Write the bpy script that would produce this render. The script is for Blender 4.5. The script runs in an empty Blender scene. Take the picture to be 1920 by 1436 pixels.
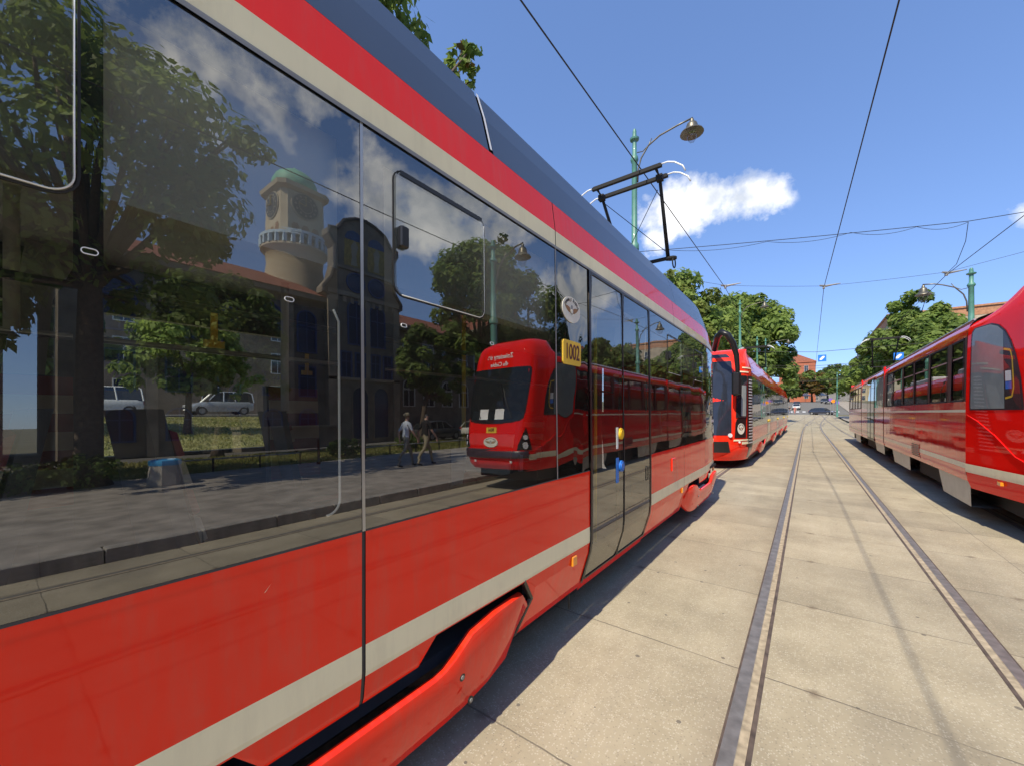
import bpy, math, random
import numpy as np
from mathutils import Vector, Matrix, Euler
R = math.radians
random.seed(7)
sc = bpy.context.scene
COL = sc.collection

# ------------------------------------------------------------------ materials
def newmat(name):
    m = bpy.data.materials.new(name); m.use_nodes = True
    return m, m.node_tree.nodes, m.node_tree.links, m.node_tree.nodes['Principled BSDF']

def mat(name, col, rough=.6, metal=0., coat=0., var=.12, scale=6., bump=0., bscale=40., bdist=.01, spec=.5, coat_rough=.03):
    m, N, L, b = newmat(name)
    tc = N.new('ShaderNodeTexCoord')
    nz = N.new('ShaderNodeTexNoise'); nz.inputs['Scale'].default_value = scale; nz.inputs['Detail'].default_value = 6
    L.new(tc.outputs['Object'], nz.inputs['Vector'])
    cr = N.new('ShaderNodeValToRGB')
    c0 = [max(0, c * (1 - var)) for c in col]; c1 = [min(1, c * (1 + var)) for c in col]
    cr.color_ramp.elements[0].position = .3; cr.color_ramp.elements[1].position = .7
    cr.color_ramp.elements[0].color = (*c0, 1); cr.color_ramp.elements[1].color = (*c1, 1)
    L.new(nz.outputs['Fac'], cr.inputs['Fac']); L.new(cr.outputs['Color'], b.inputs['Base Color'])
    b.inputs['Roughness'].default_value = rough; b.inputs['Metallic'].default_value = metal
    b.inputs['Coat Weight'].default_value = coat; b.inputs['Coat Roughness'].default_value = coat_rough
    b.inputs['Specular IOR Level'].default_value = spec
    if bump:
        n2 = N.new('ShaderNodeTexNoise'); n2.inputs['Scale'].default_value = bscale; n2.inputs['Detail'].default_value = 3
        L.new(tc.outputs['Object'], n2.inputs['Vector'])
        bp = N.new('ShaderNodeBump'); bp.inputs['Strength'].default_value = bump; bp.inputs['Distance'].default_value = bdist
        L.new(n2.outputs['Fac'], bp.inputs['Height'])
        L.new(bp.outputs['Normal'], b.inputs['Coat Normal' if coat else 'Normal'])
    return m

def mth(op, a, b=None, c=None, clamp=False, NN=None, LL=None):
    NN = NN or bpy.context.scene.world.node_tree.nodes; LL = LL or bpy.context.scene.world.node_tree.links
    n = NN.new('ShaderNodeMath'); n.operation = op; n.use_clamp = clamp
    for i, x in enumerate((a, b, c)):
        if x is None: continue
        if isinstance(x, (int, float)): n.inputs[i].default_value = x
        else: LL.new(x, n.inputs[i])
    return n.outputs[0]

def grime(m, amt, dust=(.30, .25, .18)):
    """splashed dust and faint drip marks over a paint"""
    N, L = m.node_tree.nodes, m.node_tree.links; b = N['Principled BSDF']; src = b.inputs['Base Color'].links[0].from_socket
    tc = N.new('ShaderNodeTexCoord'); mp = N.new('ShaderNodeMapping'); mp.inputs['Scale'].default_value = (1, 5, .7); L.new(tc.outputs['Object'], mp.inputs['Vector'])
    n1 = N.new('ShaderNodeTexNoise'); n1.inputs['Scale'].default_value = 2.2; n1.inputs['Detail'].default_value = 9; n1.inputs['Roughness'].default_value = .7; L.new(mp.outputs[0], n1.inputs['Vector'])
    n2 = N.new('ShaderNodeTexNoise'); n2.inputs['Scale'].default_value = 1.1; n2.inputs['Detail'].default_value = 10; n2.inputs['Roughness'].default_value = .75; L.new(tc.outputs['Object'], n2.inputs['Vector'])
    a = mth('MULTIPLY', mth('SUBTRACT', n1.outputs['Fac'], .46, None, True, N, L), mth('SUBTRACT', n2.outputs['Fac'], .30, None, True, N, L), None, False, N, L)
    a = mth('MULTIPLY', a, amt*14, None, True, N, L)
    mx = N.new('ShaderNodeMix'); mx.data_type = 'RGBA'; L.new(a, mx.inputs['Factor']); L.new(src, mx.inputs['A']); mx.inputs['B'].default_value = (*dust, 1)
    L.new(mx.outputs['Result'], b.inputs['Base Color'])
    r = mth('ADD', mth('MULTIPLY', n2.outputs['Fac'], .14, None, False, N, L), -.03, None, True, N, L); L.new(r, b.inputs['Coat Roughness'])

def glassmat(name, tint, ior, wav=.0008, wscale=1.6, rough=0., dust=.012):
    m, N, L, b = newmat(name); N.remove(b)
    out = N['Material Output']
    tc = N.new('ShaderNodeTexCoord')
    nz = N.new('ShaderNodeTexNoise'); nz.inputs['Scale'].default_value = wscale; nz.inputs['Detail'].default_value = 1
    L.new(tc.outputs['Object'], nz.inputs['Vector'])
    bp = N.new('ShaderNodeBump'); bp.inputs['Distance'].default_value = wav; bp.inputs['Strength'].default_value = 1
    L.new(nz.outputs['Fac'], bp.inputs['Height'])
    fr = N.new('ShaderNodeFresnel')
    ge = N.new('ShaderNodeNewGeometry'); mi = N.new('ShaderNodeMix'); mi.inputs['A'].default_value = ior; mi.inputs['B'].default_value = 1/ior
    L.new(ge.outputs['Backfacing'], mi.inputs['Factor']); L.new(mi.outputs['Result'], fr.inputs['IOR'])   # same reflectance from both sides
    gl = N.new('ShaderNodeBsdfGlossy'); gl.inputs['Roughness'].default_value = rough
    gl.inputs['Color'].default_value = (.97, .97, .95, 1)
    tr = N.new('ShaderNodeBsdfTransparent'); tr.inputs['Color'].default_value = (*tint, 1)
    mx = N.new('ShaderNodeMixShader')
    L.new(bp.outputs['Normal'], gl.inputs['Normal'])
    L.new(fr.outputs['Fac'], mx.inputs['Fac']); L.new(tr.outputs[0], mx.inputs[1]); L.new(gl.outputs[0], mx.inputs[2])
    df = N.new('ShaderNodeBsdfDiffuse'); df.inputs['Color'].default_value = (.62, .59, .5, 1); m3 = N.new('ShaderNodeMixShader')
    n2 = N.new('ShaderNodeTexNoise'); n2.inputs['Scale'].default_value = 3; n2.inputs['Detail'].default_value = 8; L.new(tc.outputs['Object'], n2.inputs['Vector'])
    mm = N.new('ShaderNodeMath'); mm.operation = 'MULTIPLY'; mm.inputs[1].default_value = dust*2; L.new(n2.outputs['Fac'], mm.inputs[0]); L.new(mm.outputs[0], m3.inputs['Fac'])
    L.new(mx.outputs[0], m3.inputs[1]); L.new(df.outputs[0], m3.inputs[2])
    L.new(m3.outputs[0], out.inputs['Surface'])
    return m

def leafmat(name, col, col2, scale=.7):
    m, N, L, b = newmat(name); out = N['Material Output']
    tc = N.new('ShaderNodeTexCoord')
    nz = N.new('ShaderNodeTexNoise'); nz.inputs['Scale'].default_value = scale; nz.inputs['Detail'].default_value = 8
    L.new(tc.outputs['Object'], nz.inputs['Vector'])
    cr = N.new('ShaderNodeValToRGB')
    cr.color_ramp.elements[0].position = .35; cr.color_ramp.elements[1].position = .68
    cr.color_ramp.elements[0].color = (*col, 1); cr.color_ramp.elements[1].color = (*col2, 1)
    L.new(nz.outputs['Fac'], cr.inputs['Fac']); L.new(cr.outputs['Color'], b.inputs['Base Color'])
    b.inputs['Roughness'].default_value = .55; b.inputs['Specular IOR Level'].default_value = .3
    t = N.new('ShaderNodeBsdfTranslucent'); L.new(cr.outputs['Color'], t.inputs['Color'])
    mx = N.new('ShaderNodeMixShader'); mx.inputs['Fac'].default_value = .5
    L.new(b.outputs[0], mx.inputs[1]); L.new(t.outputs[0], mx.inputs[2]); L.new(mx.outputs[0], out.inputs['Surface'])
    return m

RED = mat('tram red paint', (.92, .030, .010), .35, spec=0., coat=.8, var=.05, scale=1.5, bump=1., bscale=2.2, bdist=.0011)
RED_DEEP = mat('old tram red paint', (.74, .012, .009), .35, spec=0., coat=1., var=.05, scale=1.5, bump=1., bscale=1.6, bdist=.0022)
CREAM = mat('cream paint', (.90, .83, .57), .45, spec=0., coat=.3, var=.04, scale=3)
for m_ in (RED, RED_DEEP, CREAM): grime(m_, .20)
BLUEROOF = mat('slate blue roof paint', (.050, .068, .105), .38, coat=.4, var=.08, scale=1.2, coat_rough=.12)
GREYROOF = mat('grey roof', (.28, .29, .30), .6)
BLACK = mat('black plastic', (.012, .012, .013), .35)
BLACKMAT = mat('black underframe', (.010, .010, .010), .8)
RUBBER = mat('rubber', (.02, .02, .02), .7)
ALU = mat('aluminium profile', (.50, .50, .49), .35, metal=.8)
WHITE = mat('white paint', (.80, .80, .78), .5)
WHITEGLOSS = mat('polished glass edge', (.85, .86, .86), .2)
STEEL = mat('worn steel', (.27, .25, .225), .5, metal=.55, var=.25, scale=14, bump=.3, bscale=60, bdist=.002)
RUST = mat('rusty steel', (.10, .075, .06), .7, var=.4, scale=12)
DIRT = mat('groove dirt', (.36, .30, .21), .9, var=.3, scale=20)
GREYMETAL = mat('grey metal', (.30, .30, .29), .5, metal=.3)
SKIRT = mat('beige grey skirt panel', (.42, .41, .36), .5, coat=.3, var=.1)
DARKGREY = mat('dark grey', (.05, .05, .055), .6)
LINING = mat('interior lining', (.56, .55, .50), .6, var=.05)
FLOORM = mat('interior floor', (.10, .10, .11), .7)
YELLOW = mat('yellow plastic', (.75, .48, .02), .4)
BLUE = mat('blue plastic', (.02, .17, .62), .4)
ORANGE = mat('orange lens', (.85, .28, .01), .25, coat=.5)
PLATEY = mat('yellow plate', (.85, .55, .05), .5)
BROWN = mat('emblem brown', (.32, .17, .07), .6)
SEATRED = mat('seat fabric red', (.25, .03, .03), .9)
SEATCREAM = mat('seat fabric cream', (.55, .48, .36), .9)
GREENPAINT = mat('green post paint', (.085, .24, .19), .45, coat=.3, var=.15)
LAMPMETAL = mat('lamp bronze', (.16, .15, .12), .4, metal=.6)
LAMPGLASS = glassmat('lamp glass', (.85, .85, .85), 1.45)
WIRE = mat('wire', (.025, .022, .02), .6)
GLASS = glassmat('tram glass', (.62, .63, .60), 2.75, .0007, 1.5)
GLASSF = glassmat('far side glass', (.88, .89, .87), 1.5, .0005, 1.5)
GLASSD = glassmat('dusty hopper glass', (.60, .61, .585), 2.75, .0007, 1.5, dust=.02)
GLASSW = glassmat('wavy tram glass', (.5, .5, .48), 2.5, .0030, 1.4)
GLASSSW = glassmat('bulging plastic panel', (.02, .02, .02), 2.1, .010, 2.6)
GLASSO = glassmat('old tram glass', (.5, .52, .5), 1.75, .0012, 1.3)
GLASSN = glassmat('grey cab glass', (.92, .94, .93), 1.3, .0006, 1.3)
CARGLASS = mat('car glass', (.02, .025, .03), .08, spec=.8, var=.05)
BARK = mat('bark', (.10, .075, .055), .9, var=.35, scale=9, bump=.8, bscale=12, bdist=.05)
SKIN = mat('skin', (.52, .33, .24), .6)
CONC = mat('concrete', (.38, .35, .30), .9, var=.15, scale=8, bump=.4, bscale=60)
LENS = mat('headlamp lens', (.7, .72, .74), .1, coat=1.)
TYRE = mat('tyre', (.02, .02, .02), .85)
BLINDM = mat('pale grey cab blind', (.26, .285, .28), .7, var=.1)
LEAF = [leafmat('leaves bright', (.15, .235, .05), (.31, .40, .095)),
        leafmat('leaves mid', (.115, .19, .042), (.25, .325, .075)),
        leafmat('leaves dark', (.06, .10, .026), (.15, .20, .05)),
        leafmat('leaves turning', (.10, .085, .02), (.20, .11, .03)),
        leafmat('leaves pale', (.12, .165, .035), (.27, .31, .07))]

# ------------------------------------------------------------------ mesh helper
def tag(o, label=None, cat=None, group=None, kind=None):
    if label: o['label'] = label
    if cat: o['category'] = cat
    if group: o['group'] = group
    if kind: o['kind'] = kind
    return o

def thing(name, label, cat, loc=(0, 0, 0), group=None, rz=0):
    o = bpy.data.objects.new(name, None); COL.objects.link(o)
    o.location = loc; o.rotation_euler = (0, 0, rz); o.empty_display_size = .2
    return tag(o, label, cat, group)

def rootloc(o):
    p = Vector((0, 0, 0))
    while o is not None:
        p += o.location; o = o.parent
    return p

class MB:
    def __init__(s): s.v = []; s.f = []; s.m = []
    def add(s, vs, fs, m=0):
        k = len(s.v); s.v += [tuple(p) for p in vs]
        for f in fs: s.f.append([i + k for i in f]); s.m.append(m)
        return s
    def quad(s, a, b, c, d, m=0): return s.add([a, b, c, d], [(0, 1, 2, 3)], m)
    def box(s, x0, x1, y0, y1, z0, z1, m=0):
        return s.add([(x0,y0,z0),(x1,y0,z0),(x1,y1,z0),(x0,y1,z0),(x0,y0,z1),(x1,y0,z1),(x1,y1,z1),(x0,y1,z1)],
            [(3,2,1,0),(4,5,6,7),(0,1,5,4),(1,2,6,5),(2,3,7,6),(3,0,4,7)], m)
    def bbox(s, x0, x1, y0, y1, z0, z1, b=.01, m=0):      # box with chamfered edges
        xs = (x0, x0+b, x1-b, x1); ys = (y0, y0+b, y1-b, y1); zs = (z0, z0+b, z1-b, z1)
        rings = []
        for z, e in ((z0, 1), (z0+b, 0), (z1-b, 0), (z1, 1)):
            d = b if e else 0
            rings.append([(x0+d+b,y0+d,z),(x1-d-b,y0+d,z),(x1-d,y0+d+b,z),(x1-d,y1-d-b,z),(x1-d-b,y1-d,z),(x0+d+b,y1-d,z),(x0+d,y1-d-b,z),(x0+d,y0+d+b,z)])
        return s.loft(rings, True, True, m)
    def loft(s, rings, closed=True, caps=True, m=0):
        n = len(rings[0]); vs = [p for r in rings for p in r]; fs = []
        for i in range(len(rings)-1):
            for j in range(n if closed else n-1):
                k = (j+1) % n
                fs.append((i*n+j, i*n+k, (i+1)*n+k, (i+1)*n+j))
        if caps and closed:
            fs.append(tuple(range(n-1, -1, -1))); fs.append(tuple((len(rings)-1)*n+j for j in range(n)))
        return s.add(vs, fs, m)
    def tube(s, pts, r, n=8, m=0, caps=True):
        pts = [Vector(p) for p in pts]
        rs = r if isinstance(r, (list, tuple)) else [r]*len(pts)
        rings = []; up = None
        for i, p in enumerate(pts):
            d = (pts[min(i+1, len(pts)-1)] - pts[max(i-1, 0)])
            if d.length < 1e-9: d = Vector((0, 0, 1))
            d.normalize()
            if up is None: up = Vector((0, 0, 1)) if abs(d.z) < .9 else Vector((1, 0, 0))
            a = d.cross(up)
            if a.length < 1e-6: a = d.cross(Vector((0, 1, 0)))
            a.normalize(); b = a.cross(d).normalized(); up = b
            rings.append([p + (a*math.cos(t) + b*math.sin(t))*rs[i] for t in [2*math.pi*j/n for j in range(n)]])
        return s.loft(rings, True, caps, m)
    def lathe(s, c, prof, n=12, m=0):
        c = Vector(c); rings = [[c + Vector((r*math.cos(2*math.pi*j/n), r*math.sin(2*math.pi*j/n), z)) for j in range(n)] for r, z in prof]
        return s.loft(rings, True, True, m)
    def disc(s, c, u, v, ru, rv, n=24, t=.004, m=0):      # thick elliptic disc, normal u x v
        c = Vector(c); u = Vector(u).normalized(); v = Vector(v).normalized(); w = u.cross(v)
        r0 = [c + u*ru*math.cos(2*math.pi*j/n) + v*rv*math.sin(2*math.pi*j/n) for j in range(n)]
        return s.loft([r0, [p + w*t for p in r0]], True, True, m)
    def prism(s, poly, ax, a0, a1, m=0):                  # polygon in the plane normal to ax ('x','y','z'), extruded a0..a1
        def P(p, a): return {'x': (a, p[0], p[1]), 'y': (p[0], a, p[1]), 'z': (p[0], p[1], a)}[ax]
        return s.loft([[P(p, a0) for p in poly], [P(p, a1) for p in poly]], True, True, m)
    def build(s, name, mats, parent=None, smooth=False, origin=None, autosm=None, fixn=False):
        o0 = rootloc(parent) if parent else Vector(origin or (0, 0, 0))
        me = bpy.data.meshes.new(name)
        me.from_pydata([(p[0]-o0.x, p[1]-o0.y, p[2]-o0.z) for p in s.v], [], s.f)
        for m in (mats if isinstance(mats, (list, tuple)) else [mats]): me.materials.append(m)
        me.polygons.foreach_set('material_index', s.m)
        if fixn:
            import bmesh
            bm = bmesh.new(); bm.from_mesh(me); bmesh.ops.remove_doubles(bm, verts=bm.verts, dist=1e-5)
            bmesh.ops.recalc_face_normals(bm, faces=bm.faces); bm.to_mesh(me); bm.free()
        if smooth:
            me.polygons.foreach_set('use_smooth', [True]*len(me.polygons))
            if autosm: me.set_sharp_from_angle(angle=R(autosm))
        me.update()
        o = bpy.data.objects.new(name, me); COL.objects.link(o)
        if parent: o.parent = parent
        else: o.location = o0
        return o

def copy_tree(o, parent=None):
    c = o.copy(); COL.objects.link(c)
    if parent: c.parent = parent
    for ch in list(o.children): copy_tree(ch, c)
    return c

def text_mesh(txt, size, extrude=.001, align='CENTER', space=1.):
    cu = bpy.data.curves.new('lettering', 'FONT'); cu.body = txt; cu.size = size; cu.extrude = extrude
    cu.align_x = align; cu.align_y = 'CENTER'; cu.space_character = space; cu.offset = size*.012
    o = bpy.data.objects.new('lettering', cu); COL.objects.link(o)
    dg = bpy.context.evaluated_depsgraph_get()
    me = bpy.data.meshes.new_from_object(o.evaluated_get(dg))
    bpy.data.objects.remove(o)
    vs = [v.co.copy() for v in me.vertices]; fs = [tuple(p.vertices) for p in me.polygons]
    bpy.data.meshes.remove(me)
    return vs, fs

def lettering(txt, size, c, u, v, mat_, parent, name='lettering', sx=1., out=.003, warp=None):
    vs, fs = text_mesh(txt, size)
    c = Vector(c); u = Vector(u).normalized(); v = Vector(v).normalized(); w = u.cross(v)
    mb = MB(); mb.add([c + u*p.x*sx + v*p.y + w*(p.z + out) for p in vs] if warp is None else [warp(p.x*sx, p.y, p.z + out) for p in vs], fs)
    return mb.build(name, mat_, parent)

def emblem(c, u, v, ru, rv, parent):
    c = Vector(c); u = Vector(u).normalized(); v = Vector(v).normalized(); w = u.cross(v)
    mb = MB(); mb.disc(c, u, v, ru, rv, 32, .004)
    e = mb.build('emblem', EMBC, parent)
    Q = lambda a, b: c + u*a*ru + v*b*rv + w*.0045
    Q2 = lambda a, b: c + u*a*ru + v*b*rv + w*.006
    m2 = MB()
    for s in (-1, 1):
        pts = [(.10, -.10), (.22, .14), (.45, .22), (.74, .22), (.66, .08), (.56, -.04), (.44, -.14), (.30, -.24), (.18, -.26)]
        pts = [(s*a, b) for a, b in pts]
        if s < 0: pts = pts[::-1]
        vs = [Q(*p) for p in pts]; m2.add(vs + [p + w*.001 for p in vs], [tuple(range(len(pts))), tuple(range(len(pts), 2*len(pts)))])
    m2.build('wings', BROWN, e)
    m3 = MB(); m3.disc(Q2(0, -.12), u, v, ru*.17, rv*.26, 16, .001, 0); m3.disc(Q2(0, -.12)+w*.0012, u, v, ru*.11, rv*.17, 16, .001, 1)
    m3.disc(Q2(0, .24), u, v, ru*.10, rv*.12, 12, .001, 0)
    m3.build('wheel_mark', [GREYMETAL, EMBC], e)
    m4 = MB()                                            # small arc of capitals round the upper rim
    word = 'TRAMWAJE ŚLĄSKIE'
    for i, ch in enumerate(word):
        if ch == ' ': continue
        a = R(158 - 136*i/(len(word)-1))
        vs, fs = text_mesh(ch, rv*.30)
        t = Vector((math.cos(a)*.76, math.sin(a)*.76, 0)); rot = a - math.pi/2
        m4.add([c + u*(t.x*ru + p.x*math.cos(rot)*.8 - p.y*math.sin(rot)) + v*(t.y*rv + p.x*math.sin(rot)*.8 + p.y*math.cos(rot)) + w*(.0052 + p.z) for p in vs], fs)
    m4.build('lettering', DARKGREY, e)
    return e
EMBC = mat('emblem cream', (.80, .77, .66), .5, var=.03)

# ------------------------------------------------------------------ camera, world, sun
cam = bpy.data.cameras.new('camera'); co = bpy.data.objects.new('camera', cam); COL.objects.link(co)
HC = 1.65
co.location = (0, 0, HC); co.rotation_euler = (R(90), 0, R(36.77))
cam.sensor_width = 36; cam.lens = 36*740/1920; cam.shift_y = 55/1920; cam.clip_start = .05; cam.clip_end = 3000
sc.camera = co

SUN_EL = R(50); SUN_AZ = 180 - 2.7
sd = Vector((math.cos(SUN_EL)*math.sin(R(SUN_AZ)), math.cos(SUN_EL)*math.cos(R(SUN_AZ)), math.sin(SUN_EL)))
ld = bpy.data.lights.new('sun', 'SUN'); ld.energy = 2.8; ld.angle = R(.53); ld.color = (1, .90, .72)
lo = bpy.data.objects.new('sun', ld); COL.objects.link(lo); lo.rotation_euler = (-sd).to_track_quat('-Z', 'Y').to_euler()
lo.location = (0, 0, 40)

w = bpy.data.worlds.new('World'); sc.world = w; w.use_nodes = True
N = w.node_tree.nodes; L = w.node_tree.links
bg = N['Background']; bg.inputs['Strength'].default_value = .15
sky = N.new('ShaderNodeTexSky'); sky.sky_type = 'NISHITA'; sky.sun_disc = False
sky.sun_elevation = SUN_EL; sky.sun_rotation = R(SUN_AZ); sky.air_density = 1.0; sky.dust_density = .15; sky.ozone_density = 2.6; sky.altitude = 900
tc = N.new('ShaderNodeTexCoord')
def vm(op, a, b=None):
    n = N.new('ShaderNodeVectorMath'); n.operation = op
    for i, x in enumerate((a, b)):
        if x is None: continue
        if hasattr(x, 'is_linked') or hasattr(x, 'links'): L.new(x, n.inputs[i])
        else: n.inputs[i].default_value = x
    return n
blobs = [((-.165, .884, .438), (.075, .06, .052), 1.0), ((-.10, .90, .426), (.078, .06, .054), 1.0), ((-.235, .871, .430), (.075, .06, .050), 1.), ((-.21, .885, .405), (.06, .06, .04), .85),
         ((-.25, .889, .385), (.055, .06, .045), .72), ((-.07, .905, .418), (.05, .06, .036), .9), ((.215, .849, .484), (.012, .03, .018), .48), ((.27, .92, .295), (.03, .05, .03), .75),
         ((.64, .62, .45), (.20, .20, .10), 1.0), ((.72, .50, .47), (.10, .12, .11), .9), ((.56, .69, .46), (.13, .14, .10), .9),
         ((.76, .27, .60), (.16, .20, .12), .74), ((.73, .05, .67), (.2, .25, .12), .70), ((.44, .85, .29), (.13, .10, .10), .95), ((.36, .86, .36), (.1, .1, .06), .7)]
acc = None
for c, r, s_ in blobs:
    d = vm('SUBTRACT', tc.outputs['Generated'], c); d2 = vm('DIVIDE', d.outputs[0], r)
    ln = N.new('ShaderNodeVectorMath'); ln.operation = 'LENGTH'; L.new(d2.outputs[0], ln.inputs[0])
    mk = mth('MULTIPLY', mth('SUBTRACT', 1.35, ln.outputs['Value'], clamp=True), s_)
    acc = mk if acc is None else mth('MAXIMUM', acc, mk)
nz = N.new('ShaderNodeTexNoise'); nz.inputs['Scale'].default_value = 14; nz.inputs['Detail'].default_value = 10; nz.inputs['Roughness'].default_value = .6
L.new(tc.outputs['Generated'], nz.inputs['Vector'])
den = mth('MULTIPLY', mth('SUBTRACT', mth('ADD', acc, mth('MULTIPLY', mth('SUBTRACT', nz.outputs['Fac'], .5), 2.0)), .42), 2.0, clamp=True)
den = mth('MULTIPLY', den, mth('MULTIPLY', acc, 4.0, clamp=True))
nz2 = N.new('ShaderNodeTexNoise'); nz2.inputs['Scale'].default_value = 14; nz2.inputs['Detail'].default_value = 7
off = vm('ADD', tc.outputs['Generated'], (0, 0, .03)); L.new(off.outputs[0], nz2.inputs['Vector'])
crm = N.new('ShaderNodeValToRGB'); crm.color_ramp.elements[0].position = .34; crm.color_ramp.elements[1].position = .62
crm.color_ramp.elements[0].color = (2.3, 2.5, 2.85, 1); crm.color_ramp.elements[1].color = (4.3, 4.3, 4.35, 1)
L.new(nz2.outputs['Fac'], crm.inputs['Fac'])
mxr = N.new('ShaderNodeMix'); mxr.data_type = 'RGBA'; mxr.clamp_factor = True; mxr.clamp_result = False
gm = N.new('ShaderNodeGamma'); gm.inputs['Gamma'].default_value = .62; L.new(sky.outputs[0], gm.inputs['Color'])
hs = vm('MULTIPLY', gm.outputs[0], (.62, .80, 1.16))
L.new(den, mxr.inputs['Factor']); L.new(hs.outputs[0], mxr.inputs['A']); L.new(crm.outputs[0], mxr.inputs['B'])
L.new(mxr.outputs['Result'], bg.inputs['Color'])

sc.view_settings.view_transform = 'Standard'; sc.view_settings.look = 'None'; sc.view_settings.exposure = 1.12; sc.view_settings.gamma = 1
sc.render.engine = 'CYCLES'
cy = sc.cycles; cy.use_denoising = True; cy.max_bounces = 10; cy.glossy_bounces = 5; cy.diffuse_bounces = 4; cy.transparent_max_bounces = 14
cy.transmission_bounces = 4; cy.caustics_reflective = True; cy.blur_glossy = .25; cy.caustics_refractive = False; cy.sample_clamp_indirect = 8

# ------------------------------------------------------------------ ground, street, rails
PROF = [(-400, 0), (45, 0), (80, .4), (108, 1.2), (160, 4.5), (250, 7.5), (340, 9.2), (1500, 9.2)]
def gz(y):
    for (a, za), (b, zb) in zip(PROF, PROF[1:]):
        if y <= b:
            t = max(0, (y-a)/(b-a)); return za + (zb-za)*t
    return PROF[-1][1]

def concrete():
    m, N, L, b = newmat('street concrete slabs')
    tc = N.new('ShaderNodeTexCoord'); sx = N.new('ShaderNodeSeparateXYZ'); L.new(tc.outputs['Object'], sx.inputs[0])
    X, Y = sx.outputs['X'], sx.outputs['Y']
    M = lambda op, a, b_=None, c=None, cl=False: mth(op, a, b_, c, cl, N, L)
    def noise(scale, detail=6, vec=None, rough=.55):
        n = N.new('ShaderNodeTexNoise'); n.inputs['Scale'].default_value = scale; n.inputs['Detail'].default_value = detail; n.inputs['Roughness'].default_value = rough
        L.new(vec or tc.outputs['Object'], n.inputs['Vector']); return n.outputs['Fac']
    def ramp(f, stops):
        r = N.new('ShaderNodeValToRGB')
        while len(r.color_ramp.elements) < len(stops): r.color_ramp.elements.new(.5)
        for e, (p, c) in zip(r.color_ramp.elements, stops): e.position = p; e.color = (*c, 1)
        L.new(f, r.inputs['Fac']); return r.outputs['Color']
    def mix(f, a, c, op='MIX'):
        n = N.new('ShaderNodeMix'); n.data_type = 'RGBA'; n.blend_type = op
        L.new(f, n.inputs['Factor']) if not isinstance(f, float) else setattr(n.inputs['Factor'], 'default_value', f)
        for k, x in (('A', a), ('B', c)):
            if isinstance(x, tuple): n.inputs[k].default_value = (*x, 1)
            else: L.new(x, n.inputs[k])
        return n.outputs['Result']
    col = ramp(noise(1.3, 9, rough=.65), [(.28, (.275, .238, .168)), (.5, (.368, .322, .228)), (.72, (.45, .397, .288))])
    # long drags of dirt along the running direction
    mp = N.new('ShaderNodeMapping'); mp.inputs['Scale'].default_value = (2.6, .22, 1); L.new(tc.outputs['Object'], mp.inputs['Vector'])
    col = mix(M('MULTIPLY', M('SUBTRACT', noise(1.5, 5, mp.outputs[0]), .5, None, True), .9), col, (.20, .175, .14))
    col = mix(M('MULTIPLY', M('SUBTRACT', noise(.9, 8, mp.outputs[0]), .55, None, True), 1.4), col, (.50, .46, .37))
    # aggregate flecks
    fl = N.new('ShaderNodeTexVoronoi'); fl.voronoi_dimensions = '2D'; fl.inputs['Scale'].default_value = 95; L.new(tc.outputs['Object'], fl.inputs['Vector'])
    sep = N.new('ShaderNodeSeparateColor'); L.new(fl.outputs['Color'], sep.inputs[0])
    big = M('GREATER_THAN', sep.outputs[0], .80); nr = M('LESS_THAN', fl.outputs['Distance'], .42)
    col = mix(M('MULTIPLY', M('MULTIPLY', big, nr), .38), col, (.64, .60, .50))
    dk = M('LESS_THAN', sep.outputs[1], .10)
    col = mix(M('MULTIPLY', M('MULTIPLY', dk, nr), .35), col, (.14, .12, .10))
    gr = noise(260, 3); col = mix(M('MULTIPLY', M('SUBTRACT', gr, .45, None, True), .9), col, (.20, .18, .145))
    # chewing gum and oil spots
    v2 = N.new('ShaderNodeTexVoronoi'); v2.voronoi_dimensions = '2D'; v2.inputs['Scale'].default_value = 2.6; L.new(tc.outputs['Object'], v2.inputs['Vector'])
    s2 = N.new('ShaderNodeSeparateColor'); L.new(v2.outputs['Color'], s2.inputs[0])
    rad = M('MULTIPLY', s2.outputs[1], .042)
    spot = M('MULTIPLY', M('LESS_THAN', v2.outputs['Distance'], rad), M('GREATER_THAN', s2.outputs[0], .45))
    col = mix(M('MULTIPLY', spot, .75), col, (.10, .09, .08))
    v3 = N.new('ShaderNodeTexVoronoi'); v3.inputs['Scale'].default_value = .8; L.new(tc.outputs['Object'], v3.inputs['Vector'])
    rg = M('MULTIPLY', M('SUBTRACT', .40, M('ADD', v3.outputs['Distance'], M('MULTIPLY', M('SUBTRACT', noise(5, 6), .5), .6)), None, True), 1.6)
    col = mix(M('MULTIPLY', rg, .5, None, True), col, (.16, .145, .12))
    # joints across the track, and along it
    wob = M('MULTIPLY', M('SUBTRACT', noise(3.5, 4), .5), .03)
    ph = M('FRACT', M('DIVIDE', M('ADD', M('ADD', Y, wob), 128 - 1.64 + .64), 1.28))
    jd = M('ABSOLUTE', M('SUBTRACT', ph, .5))
    j1 = M('SUBTRACT', 1., M('DIVIDE', jd, .0062), None, True)
    j1 = M('MULTIPLY', j1, M('MULTIPLY', M('SUBTRACT', noise(2.2, 3), .22, None, True), 3.0, None, True))
    col = mix(M('MULTIPLY', j1, .85), col, (.075, .065, .055))
    for xj in (-1.72, 1.79):
        d = M('ABSOLUTE', M('SUBTRACT', M('ADD', X, wob), xj)); col = mix(M('MULTIPLY', M('SUBTRACT', 1., M('DIVIDE', d, .008), None, True), .6), col, (.09, .08, .07))
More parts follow.
